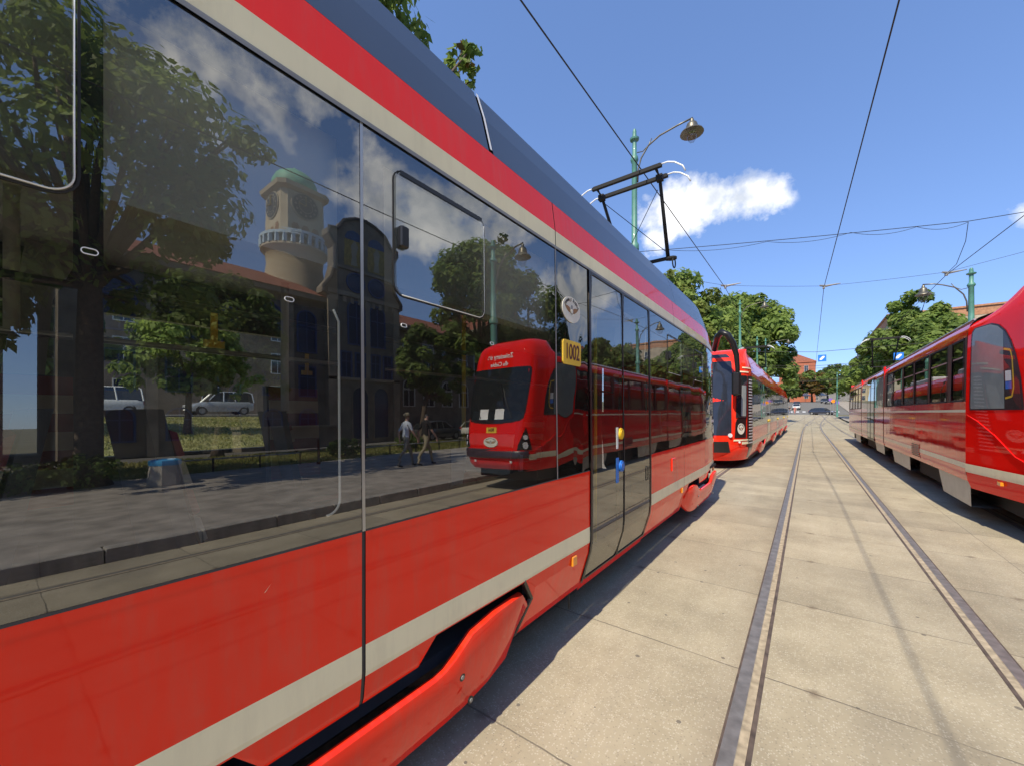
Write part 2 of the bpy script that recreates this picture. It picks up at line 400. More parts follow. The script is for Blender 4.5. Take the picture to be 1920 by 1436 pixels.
    hx = M('ABSOLUTE', M('SUBTRACT', M('FRACT', M('DIVIDE', M('ADD', X, 100.0), 1.46)), .52)); hd = M('SQRT', M('ADD', M('POWER', M('MULTIPLY', hx, 1.46), 2.), M('POWER', M('MULTIPLY', jd, 1.28), 2.)))
    hm = M('SUBTRACT', 1., M('DIVIDE', M('ADD', hd, M('MULTIPLY', M('SUBTRACT', noise(22, 5), .5), .09)), .055), None, True)
    col = mix(M('MULTIPLY', hm, .75), col, (.13, .095, .065))
    # brown dust beside the rails
    for xr in (-.335, 1.095, 2.43, 3.87):
        d = M('ABSOLUTE', M('SUBTRACT', X, xr)); m_ = M('MULTIPLY', M('SUBTRACT', 1., M('DIVIDE', d, .16), None, True), M('ADD', noise(9, 5), -.1))
        col = mix(M('MULTIPLY', m_, .8, None, True), col, (.21, .165, .11))
    # every slab a slightly different tone
    fl2 = M('FLOOR', M('DIVIDE', M('ADD', Y, 128 - 1.64), 1.28)); fx = M('FLOOR', M('DIVIDE', M('ADD', X, 101.08), 1.42))
    cv = N.new('ShaderNodeCombineXYZ'); L.new(fl2, cv.inputs[0]); L.new(fx, cv.inputs[1])
    wn = N.new('ShaderNodeTexWhiteNoise'); L.new(cv.outputs[0], wn.inputs['Vector'])
    tone = ramp(wn.outputs['Value'], [(0, (.88, .88, .88)), (1, (1.08, 1.07, 1.05))])
    col = mix(1.0, col, tone, 'MULTIPLY')
    L.new(col, b.inputs['Base Color']); b.inputs['Roughness'].default_value = .85; b.inputs['Specular IOR Level'].default_value = .35
    bp = N.new('ShaderNodeBump'); bp.inputs['Distance'].default_value = .004; bp.inputs['Strength'].default_value = .5
    hgt = M('SUBTRACT', M('ADD', M('MULTIPLY', gr, .5), M('MULTIPLY', noise(40, 4), .6)), M('MULTIPLY', j1, 2.0))
    L.new(hgt, bp.inputs['Height']); L.new(bp.outputs['Normal'], b.inputs['Normal'])
    return m
CONCRETE = concrete()
ASPHALT = mat('asphalt', (.15, .145, .135), .9, var=.2, scale=3, bump=.5, bscale=120, bdist=.004)
PAVING = mat('pavement paving', (.30, .27, .235), .9, var=.3, scale=2.5, bump=.4, bscale=50)
GRASSM = mat('grass ground', (.24, .235, .085), .95, var=.5, scale=2.2, bump=1., bscale=45, bdist=.05)
EARTH = mat('earth', (.16, .15, .09), .95, var=.4, scale=.4)
KERBM = mat('granite kerb', (.30, .28, .25), .85, var=.25, scale=7, bump=.5, bscale=40)

def strip_y(name, x0, x1, ys, dz, m, label, zf=gz):
    mb = MB(); n = len(ys)
    f0 = x0 if callable(x0) else (lambda y: x0); f1 = x1 if callable(x1) else (lambda y: x1)
    vs = []
    for y in ys: vs += [(f0(y), y, zf(y)+dz), (f1(y), y, zf(y)+dz)]
    mb.add(vs, [(2*i, 2*i+1, 2*i+3, 2*i+2) for i in range(n-1)])
    return tag(mb.build(name, m), label, 'ground', kind='structure')
YS = [-60, -20, 0, 20, 45, 62, 80, 94, 108, 125, 142, 160, 190, 220, 250, 295, 340, 420]
def big_ground():
    xs = [-900, -300, -120, -60, -36, -9.05, 19, 24, 60, 120, 300, 900]; ys = [-900, -300] + YS + [700, 1400]
    mb = MB(); vs = []
    for y in ys:
        for x in xs:
            z = gz(y) - .06
            if x < -9: z += min(1.5, (-9.05 - x)/27*1.4)
            vs.append((x, y, z))
    k = len(xs)
    mb.add(vs, [(j*k+i, j*k+i+1, (j+1)*k+i+1, (j+1)*k+i) for j in range(len(ys)-1) for i in range(k-1)])
    return tag(mb.build('ground', EARTH), 'dry earth and grass ground reaching to the horizon', 'ground', kind='structure')
big_ground()
strip_y('tram_street', -4.2, 4.45, [y for y in YS if y <= 108], 0, CONCRETE, 'pale concrete slab street carrying the three tram tracks')
strip_y('road', -5.2, 7.5, [y for y in YS if y >= 108], -.004, ASPHALT, 'grey asphalt road climbing the hill beyond the crossing')
mb = MB(); mb.box(-60, -4.2, 98, 112, .75, .83); mb.box(4.45, 60, 98, 112, .75, .83); tag(mb.build('cross_road', ASPHALT), 'asphalt side road crossing at the foot of the hill', 'road', kind='structure')
strip_y('pavement', 4.65, 12.3, [-60, 0, 20, 45, 62, 80, 96], .12, PAVING, 'grey paved footway on the right of the trams')
strip_y('lawn', 12.42, 19, [-60, 0, 20, 45, 62, 80, 96], .10, GRASSM, 'mown lawn behind the low rail fence on the right')
strip_y('road', 19, 23, [-60, 0, 20, 45, 62, 80, 96], .03, ASPHALT, 'narrow asphalt street in front of the gabled building')
strip_y('pavement', -8.9, -4.4, [-60, 0, 20, 45, 62, 80, 96], .12, PAVING, 'paved footway along the park on the left')
strip_y('pavement', -12, -5.2, [114, 125, 142, 160, 190, 220, 250, 295, 340], .1, PAVING, 'footway on the left of the hill road')
strip_y('pavement', 7.5, 12.9, [114, 125, 142, 160, 190, 220, 250, 295, 340], .1, PAVING, 'footway on the right of the hill road')
def kerb(x0, x1, y0, y1, label):
    mb = MB(); y = y0; k = 0
    while y < y1:
        l = .98 + random.random()*.04; h = .118 + random.random()*.008; dx = random.uniform(-.006, .006)
        z = gz(y)
        mb.bbox(x0+dx, x1+dx, y, y+l-.012, z-.1, z+h+.004, .012); y += l
    return tag(mb.build('kerb', KERBM), label, 'kerb', kind='structure')
kerb(4.45, 4.65, -12, 60, 'granite kerb of the right footway')
kerb(-4.4, -4.2, -6, 60, 'granite kerb of the left footway')
# lawn bank on the left seen through the tram windows
mb = MB(); xs = [-8.95, -12, -20, -28, -34]; ys = list(range(-14, 64, 6)); vs = []
for y in ys:
    for x in xs: vs.append((x, y, .02 + (-8.95-x)/27*1.45 + .03*math.sin(y*1.3+x)))
k = len(xs); mb.add(vs, [(j*k+i, j*k+i+1, (j+1)*k+i+1, (j+1)*k+i)[::-1] for j in range(len(ys)-1) for i in range(k-1)])
tag(mb.build('lawn', GRASSM, smooth=True), 'sloping park lawn on the left of the trams', 'lawn', kind='structure')
mb = MB(); mb.box(-46, -34, -30, 80, 1.36, 1.47); tag(mb.build('road', ASPHALT), 'street above the park lawn on the left', 'road', kind='structure')

# grass blades on both lawns (nobody could count them)
def grass(name, x0, x1, y0, y1, n, zf, label):
    rg = np.random.default_rng(3); x = rg.uniform(x0, x1, n); y = rg.uniform(y0, y1, n); h = rg.uniform(.05, .13, n); a = rg.uniform(0, 6.28, n)
    V = np.zeros((n, 3, 3)); dx = np.cos(a)*.035; dy = np.sin(a)*.035; z = np.array([zf(q) for q in x])
    V[:, 0] = np.stack([x-dx, y-dy, z], 1); V[:, 1] = np.stack([x+dx, y+dy, z], 1)
    V[:, 2] = np.stack([x+rg.normal(0, .05, n), y+rg.normal(0, .05, n), z+h], 1)
    me = bpy.data.meshes.new(name); me.vertices.add(3*n); me.vertices.foreach_set('co', V.reshape(-1)); me.loops.add(3*n); me.loops.foreach_set('vertex_index', np.arange(3*n, dtype=np.int32))
    me.polygons.add(n); me.polygons.foreach_set('loop_start', np.arange(0, 3*n, 3, dtype=np.int32)); me.update(); me.materials.append(GRASSL)
    o = bpy.data.objects.new(name, me); COL.objects.link(o); return tag(o, label, 'grass', kind='stuff')
GRASSL = leafmat('grass blades', (.19, .22, .05), (.40, .36, .14), .5)
grass('grass', -33, -9.3, -8, 30, 60000, lambda x: .0 + (-8.95-x)/27*1.45, 'short yellowing grass on the park bank at left')
grass('grass', 12.5, 18.9, -4, 34, 26000, lambda x: .1, 'short grass of the lawn behind the rail fence')

def trackx(x0, y): return x0 + 1.0*(max(0, y-40)/40)**2 if x0 > -2 and x0 < 2 else x0
def rail(x0, inner, label, y0, y1, curve=None):
    """grooved rail: head, groove filled with dirt, lip. inner=+1: groove on the +x side"""
    ys = [y0, 0, 6, 14, 24, 34, 42, 48, 54, 60, 66, 72, 80, 88, 96, 104]; ys = [y for y in ys if y0 <= y <= y1]
    if ys[-1] < y1: ys.append(y1)
    c = curve or (lambda y: trackx(x0, y))
    mb = MB(); s = inner
    sec = [(-.016, .0015, 2), (-.004, .0042, 0), (.062, .0052, 0), (.066, .0022, 1), (.104, .0022, 1), (.107, .0045, 3), (.122, .0040, 3), (.128, .0015, 2)]
    for i in range(len(ys)-1):
        for a, b in zip(sec, sec[1:]):
            q = []
            for y, p in ((ys[i], a), (ys[i], b), (ys[i+1], b), (ys[i+1], a)): q.append((c(y)+s*p[0], y, gz(y)+p[1]))
            mb.quad(*(q if s > 0 else q[::-1]), m=max(a[2], b[2]) if a[2] != b[2] and 2 in (a[2], b[2]) else b[2] if b[2] == 1 else a[2] if a[2] == b[2] else (0 if 0 in (a[2], b[2]) else 3))
    return tag(mb.build('tram_rail', [STEEL, DIRT, RUST, RUST]), label, 'rail', kind='structure')
for xc, nm in ((-2.53, 'left'), (.38, 'middle'), (3.15, 'right')):
    rail(xc-.7175, 1, 'left grooved rail of the %s track' % nm, -20, 104)
    rail(xc+.7175, -1, 'right grooved rail of the %s track' % nm, -20, 104)
for k, off in enumerate((-.72, .72)):
    rail(0, 1 if k == 0 else -1, 'curved rail branching right at the crossing', 60, 104, curve=lambda y, o=off: .9 + o + max(0, y-60)**2*.0065)
    rail(0, 1 if k == 0 else -1, 'curved rail branching left at the crossing', 56, 104, curve=lambda y, o=off: .8 + o - max(0, y-56)**2*.0055)
# zebra crossing at the foot of the hill
for i in range(9):
    mb = MB(); x = -4.6 + i*1.25; z = gz(118); mb.add([(x, 116.5, gz(116.5)+.006), (x+.6, 116.5, gz(116.5)+.006), (x+.6, 119.5, gz(119.5)+.006), (x, 119.5, gz(119.5)+.006)], [(0, 1, 2, 3)])
    tag(mb.build('crossing_stripe', WHITE), 'white zebra crossing stripe on the hill road', 'road marking', kind='structure')

# ------------------------------------------------------------------ modern low-floor tram (side seen by the camera faces +x)
WX = -1.35; CXT = -2.53
OPROF = [(.24, .115), (.32, .085), (.56, .012), (.66, 0), (1.2, 0.), (1.3, .0022), (1.45, .0048), (1.75, .0085), (2.25, .0140), (2.77, .0185), (2.88, .022), (3.08, .048), (3.30, .105), (3.46, .16), (3.53, .22), (3.58, .34)]
def oprof(h):
    for (a, oa), (b, ob) in zip(OPROF, OPROF[1:]):
        if h <= b: return oa + (ob-oa)*max(0, (h-a)/(b-a))
    return OPROF[-1][1]
class Body:
    """maps (y, height) on a tram side to a 3D point; end tapers in plan and the roof dips"""
    def __init__(s, y0, y1, t0=None, t1=None): s.y0, s.y1, s.t0, s.t1 = y0, y1, t0, t1
    def P(s, y, h, out=0.):
        o = oprof(h)
        for end, t in ((s.y0, s.t0), (s.y1, s.t1)):
            if not t: continue
            L_, dx, dz = t; q = 1 - abs(y-end)/L_
            if q > 0:
                o += dx*q*q
                if h > 2.7: h = h - (h-2.7)*dz*q**2.5
        return (WX - o + out, y, h)
    def strip(s, mb, cols, bands, out=0., rev=False):
        """cols: list of (y, lo, hi); bands: list of (height, material index of the band above)"""
        hs = sorted(set([h for h, _ in OPROF] + [h for h, _ in bands]))
        for (ya, la, ha), (yb, lb, hb) in zip(cols, cols[1:]):
            for h0, h1 in zip(hs, hs[1:]):
                m = 0
                for hh, mi in bands:
                    if h0 >= hh - 1e-6: m = mi
                a0, a1 = min(max(h0, la), ha), min(max(h1, la), ha); b0, b1 = min(max(h0, lb), hb), min(max(h1, lb), hb)
                if a1 - a0 < 1e-6 and b1 - b0 < 1e-6: continue
                q = [s.P(ya, a0, out), s.P(yb, b0, out), s.P(yb, b1, out), s.P(ya, a1, out)]
                if a1 - a0 < 1e-6: q = q[:3]
                elif b1 - b0 < 1e-6: q = [q[0], q[1], q[3]]
                if rev: q = q[::-1]
                mb.add(q, [tuple(range(len(q)))], m)
        return mb
    def ys(s, a, b, step=.3):
        n = max(1, int(math.ceil((b-a)/step)))
        return [a + (b-a)*i/n for i in range(n+1)]
    def band(s, name, mats, a, b, lo, hi, bands, root, out=0., step=.3, smooth=True):
        mb = MB(); s.strip(mb, [(y, lo, hi) for y in s.ys(a, b, step)], bands, out)
        return mb.build(name, mats, root, smooth, autosm=25, fixn=False)
    def rpatch(s, mb, ya, yb, h0, h1, r, out, m=0, n=5):
        """rounded rectangle patch"""
        cols = []
        for i in range(n+1):
            t = math.pi/2*i/n; cols.append((ya + r*(1-math.cos(t)), h0 + r*(1-math.sin(t)), h1 - r*(1-math.sin(t))))
        cols += [(ya+yb-y, l, h) for y, l, h in cols[::-1]]
        return s.strip(mb, cols, [], out), cols
    def rring(s, mb, ya, yb, h0, h1, r, wd, out, m=0, th=.004):
        """thin frame following a rounded rectangle"""
        def loop(e, o):
            pts = []
            for cx_, cz, a0 in ((yb-r, h1-r, 0), (ya+r, h1-r, 90), (ya+r, h0+r, 180), (yb-r, h0+r, 270)):
                for k in range(6):
                    a = R(a0 + 18*k); rr = r + e; pts.append(s.P(cx_ + rr*math.cos(a), cz + rr*math.sin(a), o))
            return pts
        A, B, C_, D = loop(0, out), loop(0, out+th), loop(wd, out+th), loop(wd, out); n = len(A)
        mb.loft([A, B, C_, D, A], True, False, m)
        return mb

RUBBERLINE = RUBBER
def bogie(b, root, yc, wheels=True):
    mb = MB()
    prof = [(-1.17, .50, .37), (-1.10, .575, .30), (-.95, .592, .21), (-.80, .588, .175), (-.62, .56, .155), (-.50, .49, .15), (-.44, .46, .15), (-.38, .45, .15), (.38, .45, .15), (.44, .46, .15), (.50, .49, .15), (.62, .56, .155), (.80, .588, .18), (.97, .592, .225), (1.09, .572, .31), (1.155, .50, .40)]
    rings = []
    for dy, T, Bm in prof:
        e = .05*max(0, (abs(dy)-.95)/.22); f = .012 if abs(dy) < .5 else 0.03
        x = WX - e
        mid = (T*.62 + Bm*.38)
        rings.append([(x-.075, yc+dy, Bm), (x-.045, yc+dy, Bm+.004), (x+.012+f*.3, yc+dy, mid), (x+.015+f*.3, yc+dy, T-.034), (x+.010+f*.3, yc+dy, T-.012), (x-.002, yc+dy, T-.003), (x-.018, yc+dy, T-.004), (x-.034, yc+dy, T-.03), (x-.06, yc+dy, Bm+.02)])
    mb.loft(rings, True, True)
    c = mb.build('bogie_cover', [RED], root, True, autosm=28, fixn=True)
    for dy, z in ((.54, .375), (.60, .232), (-.54, .375), (-.60, .232)):
        m = MB(); m.disc((WX+.0155, yc+dy, z), (0, 1, 0), (0, 0, 1), .018, .018, 14, .006, 0); m.disc((WX+.0216, yc+dy, z), (0, 1, 0), (0, 0, 1), .010, .010, 8, .004, 1)
        m.build('bolt', [BLACK, GREYMETAL], c)
    if wheels:
        for dy in (-.8, .8):
            m = MB(); m.disc((WX-.62, yc+dy, .30), (0, 1, 0), (0, 0, 1), .29, .29, 28, .12, 0); m.disc((WX-.50, yc+dy, .30), (0, 1, 0), (0, 0, 1), .20, .20, 24, .02, 1)
            m.build('wheel', [RUST, BLACKMAT], root)
    m = MB(); m.box(WX-.9, WX-.55, yc-1.1, yc+1.1, .3, .62); m.box(WX-.56, WX-.40, yc-.5, yc+.5, .22, .5); m.build('bogie_frame', [BLACKMAT], root)

def near_tram():
    root = thing('modern_tram', 'nearest red tram filling the left side, cream stripes, dark glass band and fleet number 1002', 'tram', (CXT, 2, 0), 'red modern low floor trams')
    YE = 8.30; YB = -11
    b = Body(YB, YE, None, (1.3, .07, .40))
    BND = [(0, 0), (.642, 1), (.765, 0)]
    def lower(name, cols):
        mb = MB()
        for cc in cols: b.strip(mb, cc, BND)
        return mb.build(name, [RED, CREAM], root, True, autosm=25)
    S1 = .865; G = .008
    c1 = .84
    lower('body_panel', [[(YB, .27, 1.2), (-.50, .27, 1.2)], [(-.50, .50, 1.2), (-.38, .636, 1.2), (.44, .636, 1.2), (.528, .53, 1.2), (S1-G, .53, 1.2)]])
    lower('body_panel', [[(S1+G, .53, 1.2), (1.145, .53, 1.2), (1.235, .636, 1.2), (1.95, .636, 1.2), (2.07, .49, 1.2)], [(1.978, .27, .271), (2.07, .27, .49)], [(2.07, .27, 1.2), (2.45, .27, 1.2), (2.82, .27, 1.2)]])
    lower('body_panel', [[(4.30, .27, 1.2), (5.755, .27, 1.2)]])
    lower('body_panel', [[(5.763, .27, 1.2), (5.86, .27, 1.2)], [(5.86, .27, .27), (5.90, .27, .36)], [(5.86, .27, 1.2), (5.955, .45, 1.2), (6.03, .636, 1.2), (6.70, .636, 1.2), (6.80, .53, 1.2), (7.146, .53, 1.2)]])
    lower('body_panel', [[(7.154, .53, 1.2), (7.42, .53, 1.2), (7.51, .636, 1.2), (8.10, .636, 1.2), (8.18, .5, 1.2), (YE, .5, 1.2)]])
    # sill below the doors
    b.band('door_sill', [RED], 2.82, 4.30, .24, .315, [], root)
    # dark wheel-arch liners
    for ya, yb in ((-.5, 2.07), (5.86, 8.25)):
        mb = MB(); x0, x1 = WX-1.0, WX-.02
        mb.box(x0, x1, ya+.02, yb-.02, .66, .70); mb.box(x0-.02, x0, ya, yb, .1, .7); mb.box(x0, x1-.14, ya-.03, ya-.0, .28, .66); mb.box(x0, x1-.14, yb+.035, yb+.06, .28, .66)
        mb.build('wheel_arch', [BLACKMAT], root)
    mb = MB()
    for pts in ([(1.95, .640), (2.07, .49), (1.978, .272)],):        # black rim of the arch behind the front bogie
        mb.tube([b.P(y-.012, h, -.012) for y, h in pts], .020, 6)
    mb.build('arch_rim', [BLACK], root)
    bogie(b, root, c1); bogie(b, root, 7.1)
    mb = MB(); mb.box(CXT-1.0, WX-.16, 2.1, 5.8, .22, .36); mb.box(CXT-1.0, WX-.16, YB, -.55, .22, .36); mb.build('underframe', [BLACKMAT], root)
    m = MB(); m.tube([(WX-.1, 2.66, .27), (WX-.1, 2.665, .16)], .006, 5); m.build('drain_pipe', [BLACK], root)
    # ---- cream and red band, roof panels
    cuts = [(YB, 2.32), (2.328, 5.3), (5.308, YE)]
    for a, e in cuts: b.band('upper_band', [CREAM, RED], a, e, 2.772, 3.078, [(0, 0), (2.88, 1)], root, .002)
    b.band('drip_rail', [GREYMETAL], YB, YE, 2.757, 2.774, [], root, .008)
    roofcuts = [(YB, 1.66), (1.70, 5.5), (5.508, YE)]
    for a, e in roofcuts: b.band('roof_panel', [BLUEROOF], a, e, 3.082, 3.53, [], root, .0)
    b.band('roof_joint', [RUBBER], YB, YE, 3.068, 3.088, [], root, -.003)
    mb = MB(); b.strip(mb, [(1.672, 3.10, 3.52), (1.690, 3.10, 3.52)], [], .004); mb.build('roof_glint', [WHITEGLOSS], root)  # white strip painted as the sun glint along the roof joint
    mb = MB()
    cols = [(YB, 0), (2, 0), (6.9, 0), (7.5, .07), (8.0, .2), (YE, .33)]
    rings = [[(b.P(y, 3.52, -.01)[0], y, b.P(y, 3.52)[2]), (CXT+.7, y, 3.60-d), (CXT, y, 3.62-d), (CXT-.7, y, 3.60-d), (CXT-1.0, y, 3.46-d), (CXT-1.15, y, 3.0-d*.5)] for y, d in cols]
    mb.loft(rings, False, False); mb.build('roof', [GREYROOF], root, True, autosm=40)
    # ---- far side (towards the park) with its windows, both tinted
    FXW = CXT-1.175
    mb = MB()
    yw = [(-9.6, -8.4), (-8.1, -7.0), (-6.7, -5.5), (-5.2, -4.0), (-3.7, -2.5), (-2.2, -1.13), (-.95, .26), (.42, 1.60)]
    w0, w1 = 1.36, 2.30; prev = YB
    mb.box(FXW-.04, FXW+.03, YB, YE, .25, w0); mb.box(FXW-.04, FXW+.03, YB, YE, w1, 3.1)
    for a, e in yw: mb.box(FXW-.038, FXW+.028, prev, a, w0, w1); prev = e
    mb.box(FXW-.038, FXW+.028, prev, YE, w0, w1)
    mb.build('far_wall', [BLACK], root)
    for a, e in yw:
        m = MB(); m.quad((FXW, a, w0), (FXW, e, w0), (FXW, e, w1), (FXW, a, w1)); m.build('far_window', [GLASSF], root)
    # ends
    for y, s in ((YB, -1), (YE-.02, 1)):
        mb = MB(); mb.box(CXT-1.1, WX-.12, y-.015, y+.015, .5, 3.0 if s > 0 else 3.4); mb.build('end_wall', [RED], root)
    # ---- interior
    mb = MB(); mb.box(FXW+.03, WX-.16, YB+.1, YE-.1, .36, .42); mb.build('floor', [FLOORM], root)
    mb = MB(); mb.box(FXW+.03, WX-.16, YB+.1, YE-.1, 2.62, 2.68); mb.build('ceiling', [LINING], root)
    mb = MB(); mb.prism([(WX-.07, 2.19), (WX-.07, 2.70), (WX-.42, 2.70), (WX-.42, 2.42), (WX-.16, 2.19)], 'y', YB+.1, 2.28); mb.build('air_duct', [LINING], root)
    mb = MB(); mb.prism([(WX-.07, 2.25), (WX-.07, 2.70), (WX-.42, 2.70), (WX-.42, 2.42), (WX-.16, 2.25)], 'y', 4.35, YE-.15); mb.build('air_duct', [LINING], root)
    def seat_mesh(x, y, d):
        """d = +1 faces +y"""
        mb = MB(); prof = [(-.02, .92), (.40, .92), (.42, .86), (.06, .84), (.0, .86), (-.08, 1.30), (-.17, 1.62), (-.21, 1.62), (-.13, 1.26), (-.06, .84), (-.1, .80), (.44, .80), (.45, .93)]
        shell = [(.44, .93), (.45, .86), (.02, .83), (-.07, .90), (-.16, 1.40), (-.205, 1.66), (-.165, 1.66), (-.11, 1.36), (-.01, .95), (.05, .92)]
        mb.prism([(y + d*p, h) for p, h in shell], 'x', x-.21, x+.21, 0)
        for k in range(7):
            h0 = .97 + k*.09
            t = lambda h: -.02 - (h-.95)*.215
            mb.prism([(y + d*(t(h0)+.012), h0), (y + d*(t(h0)+.03), h0+.01), (y + d*(t(h0+.088)+.03), h0+.08), (y + d*(t(h0+.088)+.012), h0+.088)], 'x', x-.19, x+.19, 1 + k % 2)
        mb.box(x-.2, x+.2, y+d*.03 if d > 0 else y-.43, y+.43 if d > 0 else y-.03, .925, .95, 1)
        mb.box(x-.06, x+.06, y-.06+d*.2, y+.06+d*.2, .42, .80, 0)
        return mb.build('seat', [DARKGREY, SEATRED, SEATCREAM], root)
    for x, y, d in ((-1.72, -.10, -1), (-2.12, -.10, -1), (-1.72, .48, 1), (-2.12, .50, 1), (-3.4, -.55, 1), (-3.4, -1.5, 1), (-3.4, 1.55, 1), (-1.72, 1.95, -1), (-1.72, 5.4, 1), (-3.4, 5.0, -1), (-3.4, 6.2, 1), (-1.72, 6.6, -1), (-2.12, 5.4, 1)):
        seat_mesh(x, y, d)
    for y in (.17, 1.56):                               # seats along the far wall, striped backs towards the camera
        mb = MB(); mb.prism([(-3.45, 1.0), (-3.02, 1.0), (-3.0, 1.06), (-3.40, 1.08), (-3.46, 1.86), (-3.53, 1.86)], 'y', y-.21, y+.21, 0)
        for k in range(7):
            h0 = 1.12 + k*.105; xx = lambda h: -3.40 - (h-1.08)*.077
            mb.prism([(xx(h0)-.01, h0), (xx(h0)+.012, h0), (xx(h0+.104)+.012, h0+.104), (xx(h0+.104)-.01, h0+.104)], 'y', y-.195, y+.195, 1 + k % 2)
        mb.build('seat', [DARKGREY, SEATRED, SEATCREAM], root)
    def pole(pts, m, r=.017):
        mm = MB(); mm.tube(pts, r, 8); mm.build('handrail', [m], root, True)
    pole([(-2.30, .06, 1.95), (-2.30, .06, 2.62)], LINING, .02); pole([(-1.95, .84, 1.66), (-1.95, .84, 2.25)], LINING, .018); pole([(-2.35, 1.66, .42), (-2.35, 1.64, 1.5), (-2.35, 1.60, 1.9), (-2.35, 1.52, 2.1)], YELLOW, .02)
    pole([(-2.2, 2.3, .42), (-2.2, 2.3, 2.6)], YELLOW); pole([(-1.62, 3.5, .42), (-1.62, 3.5, 2.6)], YELLOW); pole([(-2.4, 4.4, .42), (-2.4, 4.4, 2.6)], YELLOW)
    pole([(-2.0, -4, 2.08), (-2.0, 2.2, 2.08)], BLACK, .016); pole([(-2.9, -4, 2.02), (-2.9, 7, 2.02)], ALU, .016); pole([(-1.8, 4.4, 2.08), (-1.8, 7.8, 2.08)], ALU, .016)
    for x, y in ((-2.0, .58), (-2.9, .3), (-2.9, 1.4)):
        m = MB(); m.box(x-.005, x+.005, y-.012, y+.012, 1.95, 2.07, 0); m.box(x-.01, x+.01, y-.035, y+.035, 1.92, 1.95, 0); m.build('strap_handle', [YELLOW], root)
    m = MB(); m.prism([(.05, .42), (.20, .42), (.17, 1.3), (.24, 2.3), (.36, 2.62), (.14, 2.62), (.06, 1.9)], 'x', -3.62, -3.50); m.build('interior_pillar', [GREYMETAL], root)
    m = MB(); m.box(-2.3, -1.62, 2.26, 2.30, .42, 1.35); m.build('draught_screen', [LINING], root)
    # ---- glass band: outer glass in panes, black surround behind it
    def surround(a, e, holes):
        mb = MB(); ysx = sorted(set([a, e] + [v for h in holes for v in h[:2]])); hs = sorted(set([1.2, 2.757] + [v for h in holes for v in h[2:]]))
        for y0, y1 in zip(ysx, ysx[1:]):
            for h0, h1 in zip(hs, hs[1:]):
                cy_, ch = (y0+y1)/2, (h0+h1)/2
                if any(p < cy_ < q and r_ < ch < t for p, q, r_, t in holes): continue
                b.strip(mb, [(y0, h0, h1), (y1, h0, h1)], [], -.014)
        return mb.build('black_surround', [BLACK], root)
    def glasspane(a, e, g=GLASS, lo=1.203, hi=2.757):
        return b.band('window_glass', [g], a, e, lo, hi, [], root, 0, .12)
    glasspane(YB, S1-G); glasspane(S1+G, 2.316); 
    surround(YB, S1, [(-9.6, -8.4, 1.28, 2.66), (-8.1, -7, 1.28, 2.66), (-6.7, -5.5, 1.28, 2.66), (-5.2, -4.0, 1.28, 2.66), (-3.7, -2.5, 1.28, 2.66), (-2.2, -1.2, 1.28, 2.66), (-1.05, .125, 1.28, 2.66), (.175, .775, 1.28, 2.65)])
    surround(S1, 2.32, [(.975, 2.25, 1.30, 2.65)])
    surround(4.30, YE-.02, [(4.42, 5.66, 1.30, 2.65), (5.80, 7.02, 1.30, 2.65), (7.12, 7.9, 1.30, 2.6)])
    for a, e in ((4.315, 5.752), (5.760, 7.15), (7.158, YE-.005)): glasspane(a, e, GLASSW)
    p = b.band('window_glass', [GLASSSW], 2.324, 2.815, 1.203, 2.757, [], root, 0, .06); tag(p, 'black panel beside the door with strongly warped reflections')
    mb = MB(); b.strip(mb, [(2.32, 1.2, 2.757), (2.82, 1.2, 2.757)], [], -.014); mb.build('black_surround', [BLACK], root)
    for y, c_ in ((S1, ALU), (2.32, GREYMETAL)):
        mb = MB(); b.strip(mb, [(y-G*.8, 1.2, 2.77), (y+G*.8, 1.2, 2.77)], [], .002); mb.build('panel_joint', [c_], root)
    mb = MB(); b.strip(mb, [(S1-G, .53, 1.2), (S1+G, .53, 1.2)], [], -.004); mb.build('panel_joint', [DARKGREY], root)
    mb = MB(); b.strip(mb, [(YB, 1.198, 1.2055), (2.815, 1.198, 1.2055)], [], .0015); mb.build('panel_joint', [DARKGREY], root)
    # ---- hopper windows
    def hopper(a, e, h0, h1):
        pts = [b.P(a+.03, h0, .006)] + [b.P(e-.045+.045*math.sin(R(9*k)), h0+.045-.045*math.cos(R(9*k)), .006) for k in range(11)] + [b.P(e, h1-.03, .006)]
        m = MB(); m.tube(pts, .0023, 6); f = m.build('hopper_window', [WHITEGLOSS], root, True)
        m = MB(); b.rring(m, a-.006, e+.006, h0-.003, h1+.004, .05, .005, -.004, 0, .007); m.build('frame', [RUBBER], f, fixn=True)
        m = MB(); b.rpatch(m, a, e, h0, h1, .045, .008); m.build('pane', [GLASSD], f)
        m = MB(); b.strip(m, [(a+.02, h1-.016, h1+.004), (e-.02, h1-.016, h1+.004)], [], .0115); m.build('head_rail', [BLACK], f)
        m = MB(); q = b.P(a+.03, (h0+h1)/2 - .02, .009); m.bbox(q[0]-.004, q[0]+.022, q[1]-.022, q[1]+.022, q[2]-.045, q[2]+.045, .006); m.build('latch', [BLACK], f)
        return f
    hopper(-1.02, .125, 2.15, 2.655); hopper(1.018, 1.573, 2.14, 2.655); hopper(5.0, 5.62, 2.14, 2.6); hopper(6.4, 7.0, 2.14, 2.6)
    for y, h in ((.150, 2.03), (.600, 2.02), (1.06, 2.015), (1.64, 2.02)):
        m = MB(); b.rring(m, y-.013, y+.013, h-.006, h+.006, .006, .002, 0, 0, .003); m.build('vent_clip', [WHITEGLOSS], root, fixn=True)
    m = MB(); m.tube([b.P(.775-.05+.05*math.sin(R(9*k)), 1.285+.05-.05*math.cos(R(9*k)), -.008) for k in range(11)] + [b.P(.775, 1.98, -.008), b.P(.755, 2.02, -.008)], .0045, 6); m.build('window_edge', [WHITEGLOSS], root, True)
